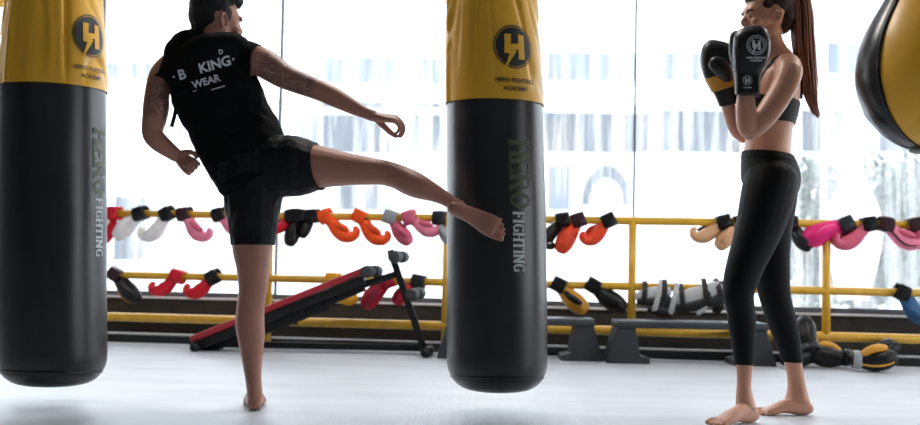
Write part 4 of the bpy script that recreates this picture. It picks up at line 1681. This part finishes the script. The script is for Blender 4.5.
# px of the strap, rail, direction, spin, kind, size, colours, label, strap tilt
TOP = [
    (114, -110, 60, 'mitt', .72, ('red', 'white', 'red', 'red', 'white', 'white'), 'red and white glove peeping out beside the hanging bag', 0),
    (141, -138, 60, 'mitt', .82, ('white', 'white', 'black', 'white', None, None), 'rounded white glove on a black strap, top rail', 20),
    (168, -128, 180, 'hook', .95, ('white', 'white', 'black', 'white', None, None), 'hooked white glove on a black strap, tip curled upward', 30),
    (185, -52, 0, 'hook', .92, ('pink', 'rose', 'plum', 'plum', None, None), 'pink glove on a dark strap next to the white hooked glove', 10),
    (220, -40, 30, 'hook', .85, ('pink', 'pink', 'black', 'rose', None, None), 'pink glove with black strap tucked behind the man\'s shorts', 15),
    (293, -140, 160, 'hook', .70, ('red', 'black', 'black', 'black', 'black', 'white'), 'small red and black glove close to the man\'s standing leg', 10),
    (300, -112, 40, 'mitt', .72, ('black', 'black', 'black', 'black', None, None), 'black glove hanging straight down from the top rail', 0),
    (313, -120, 60, 'mitt', .55, ('black', 'black', 'black', 'black', None, 'white'), 'small black glove squeezed between black and orange gloves', 5),
    (326, -42, 0, 'hook', .98, ('orange', 'orange', 'orange', 'orange', None, None), 'glossy orange glove with orange strap beside the black gloves', 25),
    (360, -50, 0, 'hook', .96, ('orange', 'vermilion', 'orange', 'black', None, None), 'orange glove with black cuff beside pink gloves', -25),
    (391, -55, 40, 'mitt', .74, ('rose', 'rose', 'grey', 'plum', None, None), 'rose pink glove with silver grey strap', -15),
    (410, -32, 0, 'hook', .86, ('pink', 'rose', 'rose', 'plum', None, None), 'pink glove with pink strap beside the kicked bag', 20),
    (440, -70, 60, 'mitt', .6, ('grey', 'grey', 'charcoal', 'grey', None, None), 'grey glove mostly hidden behind the kicked bag', 0),
    (563, -128, 30, 'hook', .80, ('black', 'black', 'black', 'black', 'white', 'white'), 'black glove with white stripes beside the kicked bag', 10),
    (579, -122, 60, 'mitt', .82, ('vermilion', 'vermilion', 'plum', 'plum', None, None), 'rounded orange glove on a dark red strap', 20),
    (609, -132, 150, 'hook', .84, ('vermilion', 'vermilion', 'black', 'vermilion', None, None), 'orange red glove with black strap near a rail post', 25),
    (724, -145, 170, 'hook', .86, ('tan', 'black', 'black', 'black', 'black', 'black'), 'tan and black glove in front of the woman\'s thigh', 15),
    (741, -132, 70, 'mitt', .74, ('tan', 'tan', 'black', 'tan', None, None), 'plain tan glove tucked behind the woman\'s thigh', 10),
    (790, -55, 60, 'mitt', .70, ('black', 'black', 'black', 'black', None, None), 'black glove just behind the woman\'s hip', 0),
    (846, -158, 60, 'mitt', .98, ('hotpink', 'hotpink', 'charcoal', 'pink', None, 'white'), 'large hot pink glove with grey strap', 25),
    (869, -140, 160, 'hook', .95, ('rose', 'rose', 'black', 'rose', 'white', 'black'), 'hooked pink glove with black palm strip and strap', 10),
    (886, -38, 0, 'hook', .95, ('pink', 'rose', 'plum', 'rose', 'black', None), 'pink glove with dark strap and black edge', -10),
    (915, -60, 20, 'hook', .85, ('rose', 'rose', 'plum', 'plum', None, None), 'rose glove with plum strap at the rail end under the teardrop bag', 15),
]
for (px, ang, spin, kind, size, cols, label, side) in TOP:
    hang(px, TOPZ, ang, spin, kind, size, cols, label, GT, side=side)
MID = [
    (118, -48, 50, 'mitt', .82, ('black', 'black', 'plum', 'black', 'gold', None), 'black glove with gold edge and dark red strap', -30),
    (180, -142, 180, 'hook', .84, ('red', 'red', 'red', 'darkred', None, None), 'hooked red glove with dark red cuff, middle rail', -15),
    (216, -140, 180, 'hook', .88, ('red', 'red', 'black', 'red', None, None), 'hooked red glove with black cuff beside the sit-up bench', 30),
    (335, -55, 0, 'hook', .80, ('yellow', 'yellow', 'yellow', 'yellow', None, None), 'yellow glove hanging behind the red sit-up bench', 0),
    (390, -135, 40, 'mitt', .80, ('crimson', 'crimson', 'crimson', 'darkred', 'red', None), 'crimson glove behind the sit-up bench frame', 20),
    (420, -140, 60, 'mitt', .72, ('crimson', 'red', 'charcoal', 'darkred', None, None), 'dark red glove behind the foam foot rollers', -10),
    (560, -45, 50, 'mitt', .82, ('gold', 'black', 'black', 'black', 'grey', 'black'), 'gold and black glove above the grey step platform', -25),
    (594, -38, 50, 'mitt', .86, ('black', 'black', 'black', 'black', None, None), 'black glove in front of a rail post, middle rail', -30),
    (725, -110, 60, 'mitt', .55, ('black', 'black', 'black', 'black', 'white', 'white'), 'small black and white glove next to the woman\'s knee', 0),
    (902, -52, 50, 'hook', .95, ('blue', 'blue', 'black', 'blue', None, None), 'blue glove with black strap on the middle rail', -25),
]
for (px, ang, spin, kind, size, cols, label, side) in MID:
    hang(px, MIDZ, ang, spin, kind, size, cols, label, GMID, side=side)

# lettering on the hooked white glove
# shin guards strapped in a bunch over the middle rail
M_guard_w = mat('guard_white', srgb(176, 180, 184), 0.5, 0.08, 30)
M_guard_b = mat('guard_black', srgb(24, 25, 28), 0.5, 0.15, 30)


def guard(px, dz, dx, wid, hgt, roll, label, lower, black_top=False):
    x = rail_x(px)
    base = wl(x, -0.052, MIDZ + dz)
    t = thing('shin_guard', label, 'shin guard', base, group='shin guards on the middle rail')
    t.matrix_world = Matrix.Translation(base) @ Matrix.Rotation(YAW, 4, 'Z') @ Matrix.Rotation(math.radians(roll), 4, 'Y')
    bpy.context.view_layer.update()
    Mw = t.matrix_world

    def part(name, rings, m_, sq=2.4, parent=t, ref=(0, 1, 0)):
        b_ = bmesh.new()
        loft(b_, rings, ref=ref, seg=18, sub=3, sq=sq, dome=0.5)
        b_.transform(Mw)
        return obj(name, b_, m_, parent)
    part('shell', [(-wid * .5, 0, -.01, hgt * .30, .026), (-wid * .2, 0, .0, hgt * .48, .034), (wid * .2, 0, .004, hgt * .5, .034), (wid * .5, 0, .01, hgt * .32, .026)], M_guard_b if black_top else M_guard_w)
    part('padding', [(-wid * .46, .0, -hgt * .42, hgt * .30, .034), (0, .0, -hgt * .52, hgt * .40, .040), (wid * .46, .0, -hgt * .38, hgt * .30, .034)], M_guard_b)
    for s in (-.30, .30):
        part('strap', [(s * wid, -.030, -hgt * .55, .017, .006), (s * wid + .006, -.036, -hgt * .1, .017, .006), (s * wid + .014, -.026, -dz * .8, .017, .006), (s * wid + .018, .015, -dz + .034, .017, .006), (s * wid + .018, .055, -dz + .038, .017, .006)], M_guard_b if not black_top else M_guard_w, sq=4, ref=(0, 1, .1))
    if lower:
        part('foot_flap', [(wid * .30, -.01, -hgt * .45, .022, .016), (wid * .18, -.014, -hgt * .85, .020, .014), (wid * .02, -.012, -hgt * 1.1, .012, .010)], M_guard_w)
    return t


guard(654, -.045, 0, .21, .085, -6, 'white topped shin guard next to a rail post', False)
guard(664, -.105, 0, .17, .10, 8, 'black shin guard slung lowest in the bunch', False, True)
guard(693, -.055, 0, .25, .105, -14, 'large white shin guard with foot flap and black straps', True)
guard(712, -.020, 0, .13, .11, -28, 'short white shin guard beside the woman\'s knee', False)

# ------------------------------------------------------------------ gloves lying on the floor by the kerb
def floor_glove(px, Y, yaw, size, cols, label, flip=0, tilt=0):
    base = Vector((P(px, 300, Y).x, Y, 0))
    t = thing('boxing_glove', label, 'glove', base, group='gloves lying on the floor')
    M = Matrix.Translation(base + Vector((0, 0, .066 * size + tilt * 0.0))) @ Matrix.Rotation(math.radians(yaw), 4, 'Z') @ Matrix.Rotation(math.radians(-tilt), 4, 'Y') @ Matrix.Rotation(math.radians(flip), 4, 'X') @ Matrix.Scale(size, 4)
    for nm, me, col in (('hand_padding', GM['mitt'], cols[0]), ('thumb', GM['thumb_mitt'], cols[1]), ('cuff', GM['cuff'], cols[3]), ('trim', GM['trim_mitt'], cols[4]), ('patch', GM['patch_mitt'], cols[5]), ('strap', GM['strap'], cols[2])):
        if col is None:
            continue
        o = bpy.data.objects.new(nm, me)
        C.objects.link(o)
        o.parent = t
        o.matrix_parent_inverse = t.matrix_world.inverted()
        o.matrix_local = t.matrix_world.inverted() @ M @ (Matrix.Translation((.045, 0, 0)) @ Matrix.Rotation(math.radians(90), 4, 'Z') @ Matrix.Diagonal((.95, .5, 1.05, 1)) if nm == 'strap' else Matrix.Identity(4))
        o.material_slots[0].link = 'OBJECT'
        o.material_slots[0].material = gm(col)
    return t


floor_glove(784, 6.64, 35, 0.95, ('black', 'black', 'black', 'black', None, None), 'black glove on the floor beside the woman\'s rear ankle')
floor_glove(813, 6.72, 100, 1.05, ('black', 'gold', 'charcoal', 'black', 'gold', 'gold'), 'black glove with gold palm standing on its side on the floor', 90, 55)
floor_glove(854, 6.72, 174, 1.0, ('black', 'gold', 'black', 'charcoal', 'gold', None), 'black glove with gold thumb lying on the floor against the post')
floor_glove(848, 6.56, -8, 1.05, ('black', 'gold', 'grey', 'grey', 'gold', 'black'), 'black and gold glove with grey cuff lying on the floor mat')
floor_glove(864, 6.87, 4, 0.9, ('black', 'charcoal', 'grey', 'grey', None, None), 'black glove with loose grey strap behind the gold trimmed gloves', 0, 14)

# ------------------------------------------------------------------ sit-up bench and step platforms
M_benchred = mat('red_bench_vinyl', srgb(150, 26, 38), 0.38, 0.08, 12, bump=0.06, bscale=30)
M_benchblack = mat('black_bench_frame', srgb(13, 14, 16), 0.45, 0.15, 12, spec=0.3)
M_foam = mat('grey_foam', srgb(40, 44, 48), 0.7, 0.12, 40)
M_bolt = mat('bolt_steel', srgb(190, 190, 192), 0.3, 0.05, 30, metal=1.0)
t = thing('sit_up_bench', 'red and black incline sit-up bench with foam foot rollers', 'bench', (P(300, 340, 7.09).x, 7.09, 0))


def bl(px, py, dy=0.0):
    k = (px - 195) / 240.0
    return P(px, py, 7.15 - 0.10 * k) + Vector((0, dy, 0))


def slab(bm, a, c, half, up, thick):
    """flat board from a to c"""
    d = (c - a).normalized()
    sy = Vector((0, 1, 0))
    n = sy.cross(d) * -1
    if n.z < 0:
        n = -n
    vs = []
    for p in (a, c):
        for s in (-half, half):
            for h in (up, up + thick):
                vs.append(bm.verts.new(p + sy * s + n * h))
    for f in ((0, 1, 3, 2), (4, 6, 7, 5), (0, 4, 5, 1), (2, 3, 7, 6), (1, 5, 7, 3), (0, 2, 6, 4)):
        bm.faces.new([vs[i] for i in f])


bm = bmesh.new()
slab(bm, bl(196, 342), bl(366, 274), .13, .004, .042)
bevelled(bm, 0.012, 3)
obj('pad', bm, M_benchred, t)
bm = bmesh.new()
slab(bm, bl(194, 344), bl(364, 276), .12, -.05, .056)
bevelled(bm, 0.004, 2)
obj('backing_board', bm, M_benchblack, t)
for nm, a, c, h, th in (('spine', (200, 345), (362, 280), .030, .060), ('neck_bar', (340, 296), (402, 276), .025, .045),):
    bm = bmesh.new()
    slab(bm, bl(*a), bl(*c), h, -.075 if nm == 'spine' else .0, th)
    bevelled(bm, 0.004, 2)
    obj(nm, bm, M_benchblack, t)
bm = bmesh.new()
slab(bm, bl(255, 322), bl(325, 295), .05, -.10, .09)
bevelled(bm, 0.006, 2)
obj('hinge_block', bm, M_benchblack, t)
bm = bmesh.new()
tube(bm, [bl(284, 312, -.045), bl(284, 312, -.02)], 0.018, seg=14)
obj('bolt', bm, M_bolt, t)
bm = bmesh.new()
tube(bm, [bl(296, 318), bl(296, 325)], 0.012, seg=10)
obj('adjuster_knob', bm, M_benchblack, t)
bm = bmesh.new()
slab(bm, bl(390, 250), bl(424, 349), .025, -.022, .044)
bevelled(bm, 0.004, 2)
obj('upright', bm, M_benchblack, t)
bm = bmesh.new()
f0 = bl(426, 349)
tube(bm, [Vector((f0.x, f0.y - .19, .032)), Vector((f0.x + .03, f0.y + .10, .032))], 0.030, seg=16)
obj('foot_bar', bm, M_benchblack, t)
bm = bmesh.new()
g0 = bl(200, 346)
tube(bm, [Vector((g0.x, g0.y - .17, .026)), Vector((g0.x, g0.y + .12, .026))], 0.025, seg=16)
obj('foot_bar', bm, M_benchblack, t)
bm = bmesh.new()
box(bm, (g0.x, g0.y - .025, .02), (f0.x, g0.y + .02, .06))
obj('floor_beam', bm, M_benchblack, t, smooth=False)
for (px, py, dx) in ((402, 257, .05), (375, 271.5, .02), (419, 294, .02)):
    c = bl(px, py)
    # bar across with a foam roller at each end
    bm = bmesh.new()
    tube(bm, [c + Vector((-.03, -.20, 0)), c + Vector((.0, .20, 0))], 0.012, seg=12)
    o = obj('roller_bar', bm, M_benchblack, t)
    for (a, e) in ((-.20, -.045), (.045, .20)):
        bm = bmesh.new()
        loft(bm, [(c.x - .02 + a * .12, c.y + a, c.z, .036, .036), (c.x - .02 + (a + e) * .06, c.y + (a + e) / 2, c.z, .041, .041), (c.x - .02 + e * .12, c.y + e, c.z, .036, .036)], ref=(0, 0, 1), seg=18, sub=4, dome=0.2)
        obj('foam_roller', bm, M_foam, o)

M_step = mat('grey_step_plastic', srgb(38, 44, 50), 0.5, 0.08, 20, bump=0.15, bscale=120)
M_steptop = mat('step_top_rubber', srgb(80, 90, 98), 0.4, 0.08, 30, bump=0.2, bscale=160)
for (xa, xb_, Yc, label) in ((438, 602, 6.97, 'grey step platform partly hidden behind the kicked bag'), (605, 772, 6.87, 'grey step platform behind the woman\'s front leg')):
    a = P(xa, 300, Yc).x
    c = P(xb_, 300, Yc).x
    t = thing('step_platform', label, 'step platform', ((a + c) / 2, Yc, 0), group='step platforms along the railing')
    hgt = 0.262
    bm = bmesh.new()
    box(bm, (a + .055, Yc - .13, hgt - .045), (c - .055, Yc + .13, hgt - .010))
    bevelled(bm, 0.008, 2)
    obj('deck', bm, M_step, t)
    bm = bmesh.new()
    box(bm, (a + .06, Yc - .125, hgt - .011), (c - .06, Yc + .125, hgt))
    bevelled(bm, 0.004, 2)
    obj('top_mat', bm, M_steptop, t)
    for s, e in ((a, 1), (c, -1)):
        bm = bmesh.new()
        pts = [(s, 0), (s + e * .265, 0), (s + e * .265, .035), (s + e * .205, .05), (s + e * .175, hgt - .044), (s + e * .062, hgt - .044)]
        A_ = [bm.verts.new((p[0], Yc - .12, p[1])) for p in pts]
        B_ = [bm.verts.new((p[0], Yc + .12, p[1])) for p in pts]
        bm.faces.new(A_)
        bm.faces.new(list(reversed(B_)))
        for k in range(len(pts)):
            bm.faces.new((A_[k], B_[k], B_[(k + 1) % len(pts)], A_[(k + 1) % len(pts)]))
        bmesh.ops.recalc_face_normals(bm, faces=bm.faces)
        bevelled(bm, 0.006, 2)
        obj('leg', bm, M_step, t, smooth=False)
